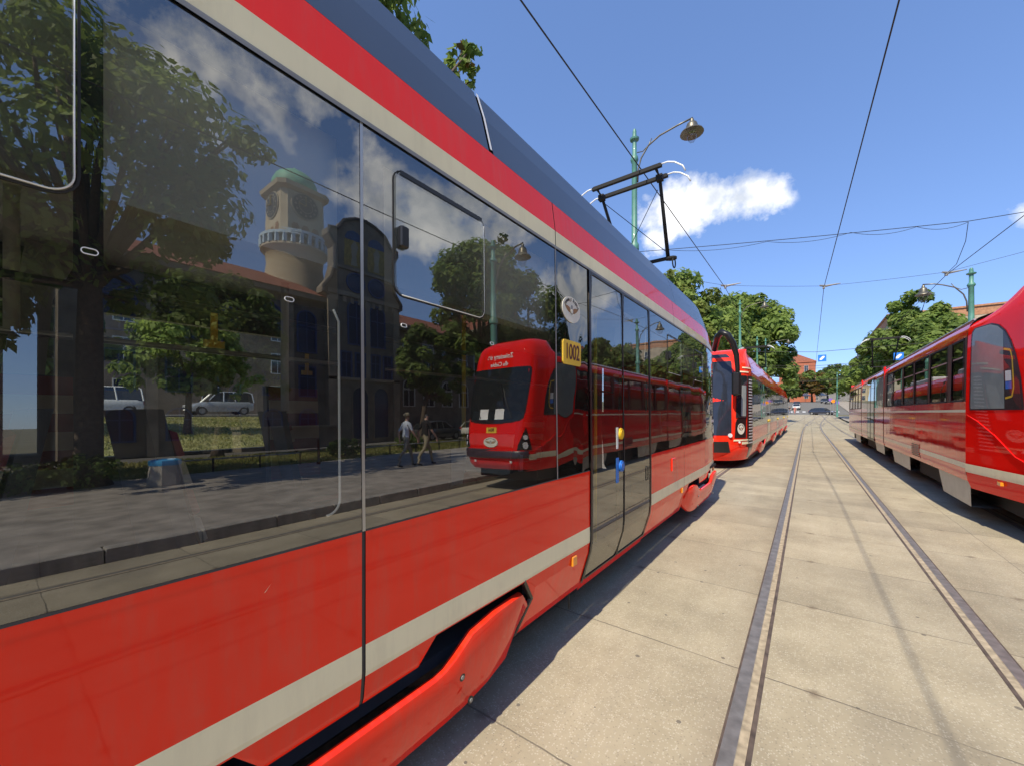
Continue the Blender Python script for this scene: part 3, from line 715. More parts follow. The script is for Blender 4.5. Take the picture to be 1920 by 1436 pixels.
    # ---- door with two leaves
    def leaf(a, e):
        m = MB(); b.rring(m, a+.014, e-.014, .335, 2.735, .02, .016, .0, 0, .012)
        f = m.build('door_leaf', [BLACK], root, fixn=True)
        m = MB(); b.strip(m, [(y, .33, 2.74) for y in b.ys(a+.012, e-.012, .1)], [], .004); m.build('pane', [GLASS], f, True, autosm=12)
        m = MB()
        b.strip(m, [(a+.012, .33, .60), (e-.012, .33, .60)], [], -.012); m.build('kick_plate', [BLACK], f)
        return f
    l1 = leaf(2.852, 3.512); l2 = leaf(3.530, 4.272)
    for y in (2.836, 4.286):
        mb = MB(); b.strip(mb, [(y-.016, .30, 2.757), (y+.016, .30, 2.757)], [], .010); mb.build('door_frame', [BLACK], root)
    mb = MB(); b.strip(mb, [(3.512, .33, 2.74), (3.530, .33, 2.74)], [], .009); mb.build('door_seal', [RUBBER], root)
    mb = MB(); b.strip(mb, [(2.82, 2.735, 2.757), (4.30, 2.735, 2.757)], [], .008); mb.build('door_frame', [BLACK], root)
    for h, m_, nm, lab in ((1.46, YELLOW, 'door_button', 'yellow round door button'), (1.17, BLUE, 'door_button', 'blue round door button')):
        q = b.P(3.44, h, .005); m = MB(); m.disc(q, (0, 1, 0), (0, 0, 1), .05, .05, 24, .016, 0); m.disc((q[0]+.016, q[1], q[2]), (0, 1, 0), (0, 0, 1), .036, .036, 20, .006, 0)
        o = m.build(nm, [m_], l1); tag(o, lab)
    m = MB(); q = b.P(3.365, 1.42, .006); m.box(q[0], q[0]+.002, q[1]-.02, q[1]+.02, q[2]-.09, q[2]+.10); m.build('sticker', [WHITE], l1)
    m = MB(); q = b.P(3.36, 1.14, .006); m.box(q[0], q[0]+.002, q[1]-.028, q[1]+.028, q[2]-.11, q[2]+.11, 0); st = m.build('sticker', [BLUE], l1)
    m = MB(); b.rring(m, 4.14, 4.20, .95, 1.08, .01, .008, .006, 0, .004); m.build('lock_recess', [BLACK], l2, fixn=True)
    # ---- plate, emblem, lights, handle
    q = b.P(2.54, 2.075, .004); pl = MB(); 
    cr = []
    for cx_, cz, a0 in ((.110, .062, 0), (-.110, .062, 90), (-.110, -.062, 180), (.110, -.062, 270)):
        for k in range(5): a = R(a0+22.5*k); cr.append((q[1] + cx_ + .024*math.cos(a), q[2] + cz + .024*math.sin(a)))
    pl.prism(cr, 'x', q[0]-.003, q[0]+.004); plate = pl.build('number_plate', [PLATEY], root)
    lettering('1002', .155, (q[0]+.003, q[1], q[2]), (0, 1, 0), (0, 0, 1), BROWNDK, plate, sx=.70, out=.003)
    q = b.P(2.535, 2.385, .003); emblem(q, (0, 1, 0), (0, 0, 1), .135, .092, root)
    for y, h in ((2.565, .575), (5.66, .60), (8.22, .60)):
        q = b.P(y, h, .0); m = MB(); m.bbox(q[0]-.01, q[0]+.016, y-.035, y+.035, h-.036, h+.036, .006); m.build('marker_light', [ORANGE], root)
    q = b.P(5.2, 1.0, 0); m = MB(); m.bbox(q[0]-.005, q[0]+.012, 5.12, 5.28, .92, 1.08, .005); m.build('filler_flap', [RED], root)
    m = MB(); q = b.P(7.95, 1.50, .003); m.box(q[0], q[0]+.002, 7.8, 8.12, 1.475, 1.525); m.build('sticker', [WHITE], root)
    q = b.P(.52, 1.09, .001); m = MB(); m.add([q, (q[0], q[1]+.004, q[2]+.002), (q[0], q[1]+.022, q[2]+.024)], [(0, 1, 2)]); m.build('scratch', [CREAM], root)
    for y in (5.759, 7.15):
        mb = MB(); b.strip(mb, [(y-.005, .62, 1.2), (y+.005, .62, 1.2)], [], -.004); mb.build('panel_joint', [DARKGREY], root)
    mb = MB(); b.strip(mb, [(4.3, 1.196, 1.206), (YE, 1.196, 1.206)], [], .0015); mb.build('panel_joint', [DARKGREY], root)
    return root, b
BROWNDK = mat('dark brown lettering', (.10, .02, .015), .5)

def pantograph(root, y, xc=CXT, zt=5.5, zr=3.6, d=1):
    """half-scissor collector: d = +1 when the knee points to +y"""
    mb = MB(); mb.box(xc-.55, xc+.55, y-.35, y+.45, zr, zr+.10); mb.tube([(xc-.5, y-.3, zr+.1), (xc-.5, y-.3, zr+.2)], .05); mb.tube([(xc+.5, y-.3, zr+.1), (xc+.5, y-.3, zr+.2)], .05)
    base = mb.build('pantograph_base', [BLACKMAT], root)
    ky, kz = y + d*.78, zr + .78
    mb = MB(); mb.tube([(xc, y-d*.2, zr+.2), (xc+.12, ky, kz)], [.05, .04], 8)
    mb.tube([(xc-.38, ky, kz), (xc+.52, ky, kz)], .035, 8); mb.lathe((xc+.58, ky, kz-.03), [(.09, 0), (.09, .03)], 12)
    mb.build('lower_arm', [BLACKMAT], root)
    mb = MB()
    mb.tube([(xc+.52, ky, kz), (xc+.60, y, zt-.06)], [.034, .026], 8); mb.tube([(xc-.30, ky, kz), (xc-.40, y, zt-.06)], [.034, .026], 8)
    mb.tube([(xc-.36, y+.05, zt-.18), (xc+.50, ky-.1, kz+.1)], .006, 5); mb.tube([(xc+.56, y+.03, zt-.25), (xc-.28, ky-.06, kz+.12)], .006, 5)
    mb.build('upper_arm', [BLACKMAT], root, True)
    mb = MB(); mb.tube([(xc+.50, ky+.02*k, kz-.0) for k in range(2)], .04, 8)
    for k in range(12): pass
    ring = [(xc+.62 + 0, ky + .09*math.cos(t), kz-.10 + .09*math.sin(t)) for t in [2*math.pi*i/14 for i in range(15)]]
    mb.tube(ring, .012, 5); mb.build('knee_ring', [BLACKMAT], root)
    mb = MB()
    for s in (-1, 1):
        yy = y + s*.17
        mb.box(xc-.50, xc+.68, yy-.030, yy+.030, zt-.01, zt+.035)
        mb.box(xc-.48, xc+.66, yy-.022, yy+.022, zt+.035, zt+.05)
    for xx in (xc+.60, xc-.40):
        mb.tube([(xx, y-.17, zt), (xx, y, zt-.10), (xx, y+.17, zt)], .014, 6); mb.box(xx-.05, xx+.05, y-.05, y+.05, zt-.13, zt-.04); mb.tube([(xx-.03, y-.17, zt), (xx-.03, y+.17, zt)], .012, 6)
    mb.build('collector_head', [BLACKMAT], root)
    mb = MB()
    for s in (-1, 1):
        yy = y + s*.17
        for sx, x0 in ((1, xc+.67), (-1, xc-.49)):
            mb.tube([(x0, yy, zt+.03), (x0+sx*.10, yy, zt+.03), (x0+sx*.20, yy, zt-.01), (x0+sx*.32, yy, zt-.11), (x0+sx*.36, yy, zt-.20)], .012, 8)
    mb.build('horn', [WHITEGLOSS], root, True)

near, nb = near_tram()
pantograph(near, 6.55, CXT+.02, 5.52, 3.62, 1)

# ------------------------------------------------------------------ second modern tram, facing the camera
def second_tram():
    Y0, Y1 = 14.2, 44.0
    root = thing('modern_tram', 'red tram standing beyond the nearest one, round nose with curved black mirror arm', 'tram', (CXT, 28, 0), 'red modern low floor trams')
    b = Body(Y0, Y1, None, (1.6, .18, .3))
    sects = [(14.2, 22.0), (22.08, 28.4), (28.48, 35.6), (35.68, Y1)]
    BND = [(0, 0), (.642, 1), (.765, 0)]
    bogs = [18.0, 25.0, 32.0, 39.5]
    for a, e in sects:
        bg_ = [c for c in bogs if a < c < e][0]
        mb = MB()
        for cc in ([(a, .27, 1.2), (bg_-1.2, .27, 1.2)], [(bg_-1.2, .6, 1.2), (bg_+1.2, .6, 1.2)], [(bg_+1.2, .27, 1.2), (e, .27, 1.2)]): b.strip(mb, cc, BND)
        mb.build('body_panel', [RED, CREAM], root, True, autosm=25)
        b.band('upper_band', [RED], a, e, 2.76, 3.08, [], root, .002, 1.)
        b.band('roof_panel', [RED], a, e, 3.08, 3.5, [], root, 0, 1.)
        b.band('window_glass', [GLASSW], a, e, 1.203, 2.76, [], root, 0, .5)
        mb = MB(); b.strip(mb, [(a, 1.2, 2.76), (e, 1.2, 2.76)], [], -.02); mb.build('black_surround', [BLACK], root)
        bogie(b, root, bg_, False)
    for s0 in (20.0, 26.7, 34.0, 41.8):
        for k in (0, .66):
            m = MB(); b.strip(m, [(s0+k, .33, 2.74), (s0+k+.62, .33, 2.74)], [], .006); f = m.build('door_leaf', [GLASS], root)
            m = MB(); b.rring(m, s0+k, s0+k+.62, .33, 2.74, .02, .03, .006, 0, .01); m.build('frame', [BLACK], f, fixn=True)
            m = MB(); q = b.P(s0+k+.5, 1.3, .01); m.disc(q, (0, 1, 0), (0, 0, 1), .06, .06, 12, .02); m.build('door_button', [YELLOW], f)
    for y in (22.04, 28.44, 35.64):
        mb = MB(); mb.box(CXT-1.1, WX-.07, y-.12, y+.12, .4, 3.3); mb.build('gangway_bellows', [RUBBER], root)
        mb = MB(); b.strip(mb, [(y-.045, .3, 3.3), (y-.02, .3, 3.3)], [], .012); mb.build('panel_joint', [ALU], root)
    mb = MB(); mb.loft([[(b.P(y, 3.5, -.01)[0], y, b.P(y, 3.5)[2]), (CXT+.6, y, 3.56-d), (CXT-.7, y, 3.56-d), (CXT-1.15, y, 3.0)] for y, d in ((Y0, 0), (Y1-2, 0), (Y1, .3))], False, False); mb.build('roof', [GREYROOF], root, True)
    for ya, yb in ((17.5, 21), (24, 28), (33, 39)):
        mb = MB(); mb.bbox(CXT-.75, CXT+.72, ya, yb, 3.5, 3.86, .08); mb.build('roof_box', [mat('pale roof cover', (.55, .52, .50), .5)], root)
    mb = MB(); mb.box(CXT-1.17, CXT-1.12, Y0, Y1, .3, 3.1); mb.build('far_wall', [RED], root)
    mb = MB(); mb.box(CXT-1., WX-.1, Y0, Y1, .2, .4); mb.build('underframe', [BLACKMAT], root)
    mb = MB(); mb.box(CXT-1.1, WX-.2, Y1-.05, Y1-.02, .4, 3.2); mb.build('end_wall', [RED], root)
    # nose: horizontal sections, u = -1 (far side) .. 1 (camera side)
    def half(h):
        o = oprof(h); return 1.18 - o
    def tip(h):                                         # y of the nose tip at the centre line
        pts = [(.25, 12.75), (.5, 12.56), (.9, 12.52), (1.25, 12.56), (2.0, 12.72), (2.8, 12.98), (3.2, 13.2), (3.5, 13.6), (3.62, 14.0)]
        for (a, ya), (c, yc) in zip(pts, pts[1:]):
            if h <= c: return ya + (yc-ya)*max(0, (h-a)/(c-a))
        return pts[-1][1]
    def NP(u, h, out=0):
        hw = half(min(h, 3.45)); a = u*math.pi/2; n = 2.3
        ca, sa = max(0., math.cos(a)), math.sin(a)
        x = hw*math.copysign(abs(sa)**(2/n), sa); y = Y0 - (Y0 - tip(h))*ca**(2/n)
        v = Vector((x/hw*1.2, (y-Y0)/1.9, 0)); v.normalize()
        return (CXT + x + v.x*out, y + v.y*out, min(h, 3.6))
    us = [-1 + .05*i for i in range(41)]
    hs = [.25, .32, .45, .6, .76, .9, 1.05, 1.2, 1.4, 1.7, 2.0, 2.3, 2.6, 2.76, 2.9, 3.1, 3.25, 3.4, 3.5, 3.58, 3.62]
    mb = MB(); mb.loft([[NP(u, h) for u in us] for h in hs], False, False); 
    mb.add([NP(u, 3.62) for u in us], [tuple(range(len(us)))])
    mb.build('nose', [RED], root, True, autosm=40)
    def patch(name, rows, m_, out, parent=root, n=14):
        mb = MB(); mb.loft([[NP(u0+(u1-u0)*i/n, h, out) for i in range(n+1)] for h, u0, u1 in rows], False, False)
        return mb.build(name, [m_], parent, True)
    patch('windshield', [(1.0, -.40, .40), (1.1, -.43, .43), (1.4, -.43, .43), (1.8, -.425, .425), (2.4, -.42, .42), (2.8, -.42, .42), (3.1, -.41, .41), (3.32, -.38, .38), (3.42, -.32, .32)], mat('dark windshield', (.025, .03, .045), .06, spec=.6), .012)
    patch('side_window', [(1.50, .50, .74), (1.9, .505, .745), (2.5, .51, .75), (2.72, .53, .75)], CARGLASS, .018)
    patch('pane', [(1.55, .60, .715), (1.9, .60, .72), (2.45, .61, .72)], BLINDM, .021)
    patch('black_panel', [(.92, .485, .725), (1.05, .49, .725), (2.74, .515, .735)], BLACK, .012)
    patch('cream_line', [(.83, .46, .79), (.875, .47, .79)], CREAM, .016); patch('cream_line', [(2.83, .50, .80), (2.87, .50, .80)], CREAM, .016); patch('cream_line', [(2.96, .62, .99), (3.0, .62, .99)], CREAM, .016); patch('cream_line', [(.73, .62, .79), (.80, .62, .79)], CREAM, .016)
    patch('bumper_panel', [(.27, .1, .80), (.4, .3, .80), (.55, .44, .79), (.64, .55, .76)], RED, .03)
    patch('lower_grille', [(.5, -.42, .42), (.82, -.38, .38)], BLACK, .018)
    patch('step_panel', [(.30, .81, .95), (.62, .81, .95)], GREYMETAL, .02); patch('step_panel', [(.33, .825, .935), (.60, .825, .935)], SKIRT, .024)
    for h, u, r_ in ((1.0, .40, .06), (.80, .56, .03)):
        q = Vector(NP(u, h, .03)); m = MB(); m.disc(q, (1, .75, 0), (0, 0, 1), r_, r_, 16, .02); m.build('headlight', [LENS], root)
    q = NP(.60, 1.18, .02); q2 = NP(.66, 1.18, .02); emblem(q, Vector(q2)-Vector(q), (0, 0, 1), .17, .16, root)
    lv = patch('striped_reflection', [(.62, .755, .985), (1.2, .755, .985), (2.74, .76, .985)], BLACK, .016)  # black panel with white bars, a striped reflection put into the colour
    for i in range(22):
        h = .74 + i*.089
        patch('slat', [(h, .79, .945), (h+.034, .79, .945)], WHITE, .03, lv, 4)
    m = MB(); m.tube([(-2.25, 13.3, 3.55), (-2.08, 12.75, 3.84), (-1.92, 12.45, 3.90), (-1.78, 12.45, 3.82), (-1.66, 12.55, 3.58), (-1.585, 12.65, 3.25), (-1.565, 12.70, 2.9), (-1.565, 12.72, 2.6)], [.085, .09, .09, .085, .08, .07, .06, .05], 10); arm = m.build('mirror_arm', [BLACK], root, True)
    m = MB(); m.bbox(-1.71, -1.48, 12.64, 12.80, 2.12, 2.80, .05); m.build('mirror_housing', [BLACK], arm)
    for h in (2.60, 2.32):
        m = MB(); m.disc((-1.62, 12.658, h), (1, 0, 0), (0, 0, 1), .055, .085, 14, .008); m.build('mirror_glass', [CARGLASS], arm)
    return root
tram2 = second_tram()
pantograph(tram2, 27.5, CXT, 5.5, 3.6, 1)

# ------------------------------------------------------------------ older high-floor tram on the right (904)
def old_tram():
    XL, XC = 1.95, 3.15
    root = thing('articulated_tram', 'older red tram at right with thin cream waist line, dark side windows and sloped nose', 'tram', (XC, 18, 0))
    YF, YR = 9.02, 29.9
    PROFO = [(.58, .03), (.75, 0), (1.66, 0), (2.0, .004), (2.85, .02), (2.98, .05), (3.08, .13), (3.13, .25)]
    def oo(h):
        for (a, oa), (c, oc) in zip(PROFO, PROFO[1:]):
            if h <= c: return oa + (oc-oa)*max(0, (h-a)/(c-a))
        return PROFO[-1][1]
    def S(y, h, out=0): return (XL + oo(h) - out, y, h)
    def S2(y, h, out=0): return (2*XC - XL - oo(h) + out, y, h)
    def side(mb, F, a, e, lo, hi, out=0, m=0, step=.8):
        hs = sorted(set([lo, hi] + [h for h, _ in PROFO if lo < h < hi])); n = max(1, int((e-a)/step)); ys = [a+(e-a)*i/n for i in range(n+1)]
        return mb.loft([[F(y, h, out) for y in ys] for h in hs], False, False, m)
    secs = [(YF, 17.05), (17.2, 23.4), (23.55, YR)]
    for a, e in secs:
        mb = MB(); side(mb, S, a, e, .60, .795); side(mb, S2, a, e, .60, 3.13); mb.build('lower_panel', [RED_DEEP], root, True)
        mb = MB(); side(mb, S, a, e, .795, .875); mb.build('cream_stripe', [CREAM], root)
        mb = MB(); side(mb, S, a, e, .875, 1.655); mb.build('side_panel', [RED_DEEP], root, True)
        mb = MB(); side(mb, S, a, e, 1.655, 1.695); mb.build('cream_line', [CREAM], root)
        mb = MB(); side(mb, S, a, e, 1.695, 1.82); side(mb, S, a, e, 2.80, 3.13); mb.build('window_rail', [RED_DEEP], root, True)
        mb = MB(); mb.loft([[S(y, 3.13), (XL+.5, y, 3.22), (XC, y, 3.27), (2*XC-XL-.5, y, 3.22), S2(y, 3.13)] for y in (a, e)], False, False); mb.build('roof', [GREYROOF], root, True)
        mb = MB(); mb.tube([S(a, 3.06, .02), S(e, 3.06, .02)], .014, 6); mb.build('gutter', [ALU], root)
    def win(a, e, h0=1.82, h1=2.80):
        m = MB(); side(m, S, a, e, h0, h1, -.012); f = m.build('window', [GLASSO], root)
        m = MB()
        for y0, y1, z0, z1 in ((a, a+.03, h0, h1), (e-.03, e, h0, h1), (a, e, h0, h0+.03), (a, e, h1-.03, h1)): side(m, S, y0, y1, z0, z1, .006)
        m.build('frame', [RUBBER], f)
        m = MB(); side(m, S, a+.05, e-.05, h1-.30, h1-.275, -.002); m.build('transom_bar', [ALU], f)
    yy = [(9.14, 9.80), (10.05, 11.25), (11.40, 12.66), (12.78, 13.97), (14.16, 15.52), (15.6, 16.6), (23.9, 25.1), (25.25, 26.45), (26.6, 27.8), (27.95, 29.2)]
    for a, e in yy: win(a, e)
    prevs = YF
    mb = MB()
    edges = [YF] + [v for p in yy for v in p] + [17.05]
    prev = YF
    for a, e in yy[:6] + [(17.05, 17.05)]: side(mb, S, prev, a, 1.82, 2.80); prev = e
    prev = 23.55
    for a, e in yy[6:] + [(YR, YR)]: side(mb, S, prev, a, 1.82, 2.80); prev = e
    mb.build('window_pillars', [BLACK], root, True)
    # low-floor middle section: glass from waist to roof, V-shaped door
    m = MB(); side(m, S, 17.2, 23.4, 1.82, 2.80, .0); m.build('window', [GLASSO], root)
    m = MB(); side(m, S, 17.2, 23.4, 1.80, 2.82, -.03); m.build('black_surround', [BLACK], root)
    for a, e in ((19.3, 20.25), (20.3, 21.25)):
        m = MB(); side(m, S, a, e, .62, 2.9, .012); f = m.build('door_leaf', [GLASSO], root)
        m = MB(); side(m, S, a, e, .60, 2.92, .006); m.build('backing', [BLACK], f)
        m = MB()
        for y0, y1, z0, z1 in ((a, a+.05, .62, 2.9), (e-.05, e, .62, 2.9), (a, e, .62, .70), (a, e, 2.84, 2.9)): side(m, S, y0, y1, z0, z1, .02)
        m.build('frame', [BLACK], f)
    for y in (17.125, 23.475):
        m = MB(); m.box(XL+.10, 2*XC-XL-.1, y-.075, y+.075, .7, 3.1); m.build('gangway_bellows', [RUBBER], root)
        m = MB(); m.box(XL+.012, XL+.05, y-.10, y-.055, .62, 3.08); m.box(XL+.012, XL+.05, y+.055, y+.10, .62, 3.08); m.build('bellows_frame', [RED_DEEP], root)
    # skirts, bogies
    for a, e, z in ((9.02, 10.85, .21), (13.45, 15.9, .25), (17.4, 19.5, .3), (24.5, 26.8, .25)):
        m = MB(); m.loft([[(XL+.05, a, .60), (XL+.05, e, .60)], [(XL+.07, a+.05, z), (XL+.07, e-.25, z)], [(XL+.4, a+.05, z), (XL+.4, e-.25, z)]], False, False); m.build('skirt', [SKIRT], root)
    for yc in (12.1, 22.0, 28.2):
        m = MB(); m.box(XL+.2, 2*XC-XL-.2, yc-1.2, yc+1.2, .25, .62); m.build('bogie_frame', [BLACKMAT], root)
        for dy in (-.9, .9):
            m = MB(); m.disc((XL+.62, yc+dy, .34), (0, -1, 0), (0, 0, 1), .33, .33, 24, .12); m.build('wheel', [RUST], root)
    m = MB(); m.box(XL+.35, 2*XC-XL-.35, 7.6, YR, .25, .62); m.build('underframe', [BLACKMAT], root)
    m = MB(); side(m, S, 12.1, 12.9, .66, .98, .006); g = m.build('vent_grille', [RED_DEEP], root)
    m = MB()
    for i in range(7): side(m, S, 12.14, 12.86, .69+i*.04, .71+i*.04, .012)
    m.build('slats', [DARKGREY], g)
    m = MB(); m.box(XL+.1, 2*XC-XL-.1, YR-.03, YR, .6, 3.2); m.build('rear_wall', [RED_DEEP], root)
    # interior
    m = MB(); m.box(XL+.06, 2*XC-XL-.06, 9.1, YR-.1, .88, .93); m.build('floor', [FLOORM], root)
    m = MB(); m.box(2*XC-XL-.12, 2*XC-XL-.1, 9.1, YR-.1, .93, 1.85); m.build('interior_wall', [LINING], root)
    for y in [10.6 + .8*i for i in range(8)] + [24.2 + .8*i for i in range(6)]:
        m = MB(); m.bbox(2.1, 2.5, y, y+.07, 1.35, 1.95, .02); m.bbox(2.1, 2.5, y, y+.42, 1.30, 1.36, .02); m.build('seat', [mat('seat shell', (.10, .03, .03), .7)] if False else [SEATRED], root)
    # ---- nose
    base = [(0, 7.00), (.42, 7.02), (.70, 7.07), (.84, 7.15), (.91, 7.27), (.94, 7.42), (.96, 7.6), (1.04, 8.07), (1.12, 8.54), (1.20, 9.02)]
    al = [0.]
    for p, q in zip(base, base[1:]): al.append(al[-1] + math.hypot(q[0]-p[0], q[1]-p[1]))
    def bp_(u):
        s_ = abs(u)
        for i in range(len(al)-1):
            if s_ <= al[i+1]:
                t = (s_-al[i])/(al[i+1]-al[i]); return base[i][0]+(base[i+1][0]-base[i][0])*t, base[i][1]+(base[i+1][1]-base[i][1])*t
        return base[-1]
    TL = [(.50, .16), (.62, .05), (.80, .0), (1.05, .0), (1.4, .03), (2.0, .15), (2.8, .36), (3.0, .41), (3.2, .48), (3.32, .60), (3.42, .95), (3.47, 1.5)]
    IN = [(.50, .06), (.62, .02), (.8, 0), (1.7, 0), (2.4, .012), (2.85, .025), (3.0, .04), (3.1, .07), (3.2, .12), (3.3, .20), (3.42, .38), (3.47, .7)]
    def lk(T, h):
        for (a, va), (c, vc) in zip(T, T[1:]):
            if h <= c: return va + (vc-va)*max(0, min(1, (h-a)/(c-a)))
        return T[-1][1]
    def NPf(u, h):
        x, y = bp_(u); fr = max(0., min(1., (9.02-y)/1.8)); fr = fr*fr*(3-2*fr)
        x = x*(1 - lk(IN, h)/1.2)
        hh = h
        if h > 2.9: hh = 2.9 + (h-2.9)*(.42 + .80*min(1, fr*1.25))
        return Vector((XC + math.copysign(x, u), y + lk(TL, h)*fr*(1 - .12*abs(x)), hh))
    def NP(u, h, out=0):
        p = NPf(u, h)
        if not out: return p
        a = NPf(u+.01, h)-NPf(u-.01, h); c = NPf(u, h+.01)-NPf(u, h-.01); n = a.cross(c); n.normalize()
        return p + n*out
    UM = al[-1]
    us = [UM*(-1 + i/36) for i in range(73)]
    # the shell: paint by rows
    def rows(name, hs, m_, u0=-UM, u1=UM, out=0, n=72, par=root, sm=True):
        mb = MB(); mb.loft([[NP(u0+(u1-u0)*i/n, h, out) for i in range(n+1)] for h in hs], False, False); return mb.build(name, [m_], par, sm, autosm=50)
    REDN = RED_NOSE
    rows('nose', [.50, .56, .62, .70, .80, .95, 1.1, 1.25, 1.4, 1.55, 1.7, 1.9, 2.1, 2.3, 2.5, 2.7, 2.8, 2.9, 3.0, 3.06, 3.12, 3.2, 3.28, 3.36, 3.41, 3.44, 3.47], REDN)
    mb = MB(); mb.loft([[NP(-u, 3.47) for u in us[36:]], [NP(u, 3.47) for u in us[36:]]], False, False); mb.build('nose_roof', [REDN], root, True)
    mb = MB(); mb.loft([[Vector(NP(-u, .5)) for u in us[36:]], [NP(u, .5) for u in us[36:]]], False, False); mb.build('nose_floor', [BLACKMAT], root)
    def patch(name, rws, m_, out, n=16, par=root):
        mb = MB(); mb.loft([[NP(u0+(u1-u0)*i/n, h, out) for i in range(n+1)] for h, u0, u1 in rws], False, False); return mb.build(name, [m_], par, True)
    ws = [(1.50, -.26, .26), (1.525, -.54, .54), (1.56, -.72, .72), (1.62, -.80, .80), (1.75, -.83, .83), (2.0, -.855, .855), (2.4, -.885, .885), (2.68, -.90, .90), (2.76, -.885, .885), (2.79, -.85, .85)]
    patch('windshield_surround', [(h-.0, a*1.03, c*1.03) for h, a, c in ws], BLACK, .004)
    patch('windshield', ws, GLASSFRONT, .009)
    # side cab window: front corner curved
    def sidewin(sg):
        U = lambda y: al[-1] - (9.02 - y)*1.0144
        rr = [(1.685, 8.90, 7.70), (1.75, 8.91, 7.70), (2.1, 8.91, 7.73), (2.4, 8.91, 7.80), (2.6, 8.91, 7.90), (2.75, 8.91, 8.02), (2.85, 8.90, 8.18), (2.90, 8.84, 8.38)]
        w_ = patch('cab_side_window', [(h, sg*U(a), sg*U(c)) for h, a, c in rr], BLACK, .004)
        rr2 = [(h + (.02 if i == 0 else -.015 if i > 5 else 0), a-.03, c+.035) for i, (h, a, c) in enumerate(rr)]
        patch('pane', [(h, sg*U(a), sg*U(c)) for h, a, c in rr2], GLASSN if sg < 0 else GLASSO, .008, par=w_)
        patch('blind', [(h, sg*U(a), sg*U(max(8.08, c))) for h, a, c in rr2], BLINDM, .006, par=w_)
        return U
    U = sidewin(-1); sidewin(1)
    m = MB()
    gp = [(8.06, 1.84), (7.92, 1.86), (7.88, 1.98), (7.885, 2.36), (7.92, 2.47), (8.07, 2.50)]
    for (ya, ha), (yb, hb) in zip(gp, gp[1:]):
        d = Vector((yb-ya, hb-ha)).normalized()*.014; q = [NP(-U(y+sx*-d.y), h+sx*d.x, .0062) for y, h, sx in ((ya, ha, -1), (yb, hb, -1), (yb, hb, 1), (ya, ha, 1))]; m.add(q, [(0, 1, 2, 3)])
    m.build('grab_handle', [YELLOW], root)
    m = MB(); m.loft([[NP(-U(y), h, .0064) for y in (7.92, 8.05)] for h in (1.96, 2.06)], False, False, 0); m.loft([[NP(-U(y), h, .0064) for y in (7.92, 8.05)] for h in (2.065, 2.2)], False, False, 1); m.build('sticker', [BLUE, WHITE], root)
    # crease, stripe, pods, bumper
    for sg in (-1, 1):
        m = MB(); m.tube([NP(sg*U(9.0), 1.62, .0), NP(sg*U(8.7), 1.52, .002), NP(sg*U(8.3), 1.33, .003), NP(sg*U(7.9), 1.08, .003), NP(sg*1.2, .96, .002), NP(sg*1.08, .86, 0)], .007, 8); m.build('nose_crease', [REDN], root, True)
        patch('cream_stripe', [(.72, sg*.98, sg*1.20), (.80, sg*.95, sg*1.20), (.845, sg*.92, sg*1.20)], CREAM, .004); patch('cream_stripe', [(.745, sg*1.20, sg*UM), (.80, sg*1.20, sg*UM), (.872, sg*1.20, sg*UM)], CREAM, .004, 20)
        pd = patch('headlight_pod', [(.95, sg*.70, sg*1.06), (1.05, sg*.745, sg*1.03), (1.2, sg*.81, sg*.98), (1.35, sg*.87, sg*.925), (1.42, sg*.89, sg*.90)], BLACK, .006, 8)
        for h, r_ in ((1.19, .055), (1.03, .06)):
            q = NP(sg*.89, h, .012); n_ = NP(sg*.89, h, .1)-NP(sg*.89, h, 0); n_.normalize(); u_ = Vector((0, 0, 1)).cross(n_)
            m = MB(); m.disc(q, u_, (0, 0, 1), r_, r_, 18, .02); m.build('headlight', [LENS], pd)
        q = NP(sg*U(8.2), .69, .004); m = MB(); m.bbox(q.x-.02, q.x+.02, q.y-.06, q.y+.06, q.z-.025, q.z+.025, .004); m.build('marker_light', [ORANGE], root)
        m = MB(); m.box(*(sorted((XC+sg*.50, XC+sg*.56))), NP(sg*.5, .68).y-.012, NP(sg*.5, .68).y+.03, .66, .71); m.build('towing_cover', [WHITE], root)
    mb = MB(); mb.loft([[NP(-.95+1.90*i/30, h, o) for i in range(31)] for h, o in ((.775, 0), (.775, .035), (.80, .055), (.90, .055), (.93, .035), (.93, 0))], False, False); mb.build('bumper', [mat('bumper rubber', (.045, .035, .045), .35, coat=.3)], root, True, autosm=40)
    def warp(cu, ch, k=1.):
        return lambda x, y, z: NP(cu + x, ch + y, z + .004)
    p = patch('number_plate', [(1.29, -.15, .15), (1.42, -.15, .15)], PLATEY, .006, 6)
    lettering('904', .125, (0, 0, 0), (1, 0, 0), (0, 0, 1), BROWNDK, p, sx=.95, warp=lambda x, y, z: NP(x, 1.353 + y, z + .008))
    for t_, h_ in (('Zmieniamy się', 3.045), ('dla Ciebie', 2.885)):
        lettering(t_, .150, (0, 0, 0), (1, 0, 0), (0, 0, 1), WHITE, root, sx=.92, warp=lambda x, y, z, h_=h_: NP(x, h_ + y*.9, z + .006))
    q = NP(0, 1.08, .008); emblem((q.x, q.y, q.z), (1, 0, 0), (0, 0, 1), .21, .115, root)
    # cab interior: dash, seat, papers behind the glass
    for x in (-.33, .14):
        m = MB(); m.loft([[NP(x+.26*k, h, .0125) for k in (0, .5, 1)] for h in (1.60, 1.84)], False, False); o = m.build('paper_notice', [WHITE], root)
    for x in (-.55, .35):
        m = MB(); m.tube([NP(x, 1.62, .03), NP(x+.18, 2.0, .03), NP(x+.30, 2.3, .03)], .008, 5); m.tube([NP(x+.22, 1.9, .035), NP(x+.42, 2.45, .035)], .012, 5); m.build('wiper', [BLACK], root)
    return root
RED_NOSE = mat('sun-brightened nose red', (.86, .010, .006), .35, spec=0., coat=.5, var=.05, scale=2)  # tram red made brighter to carry the sun on the nose
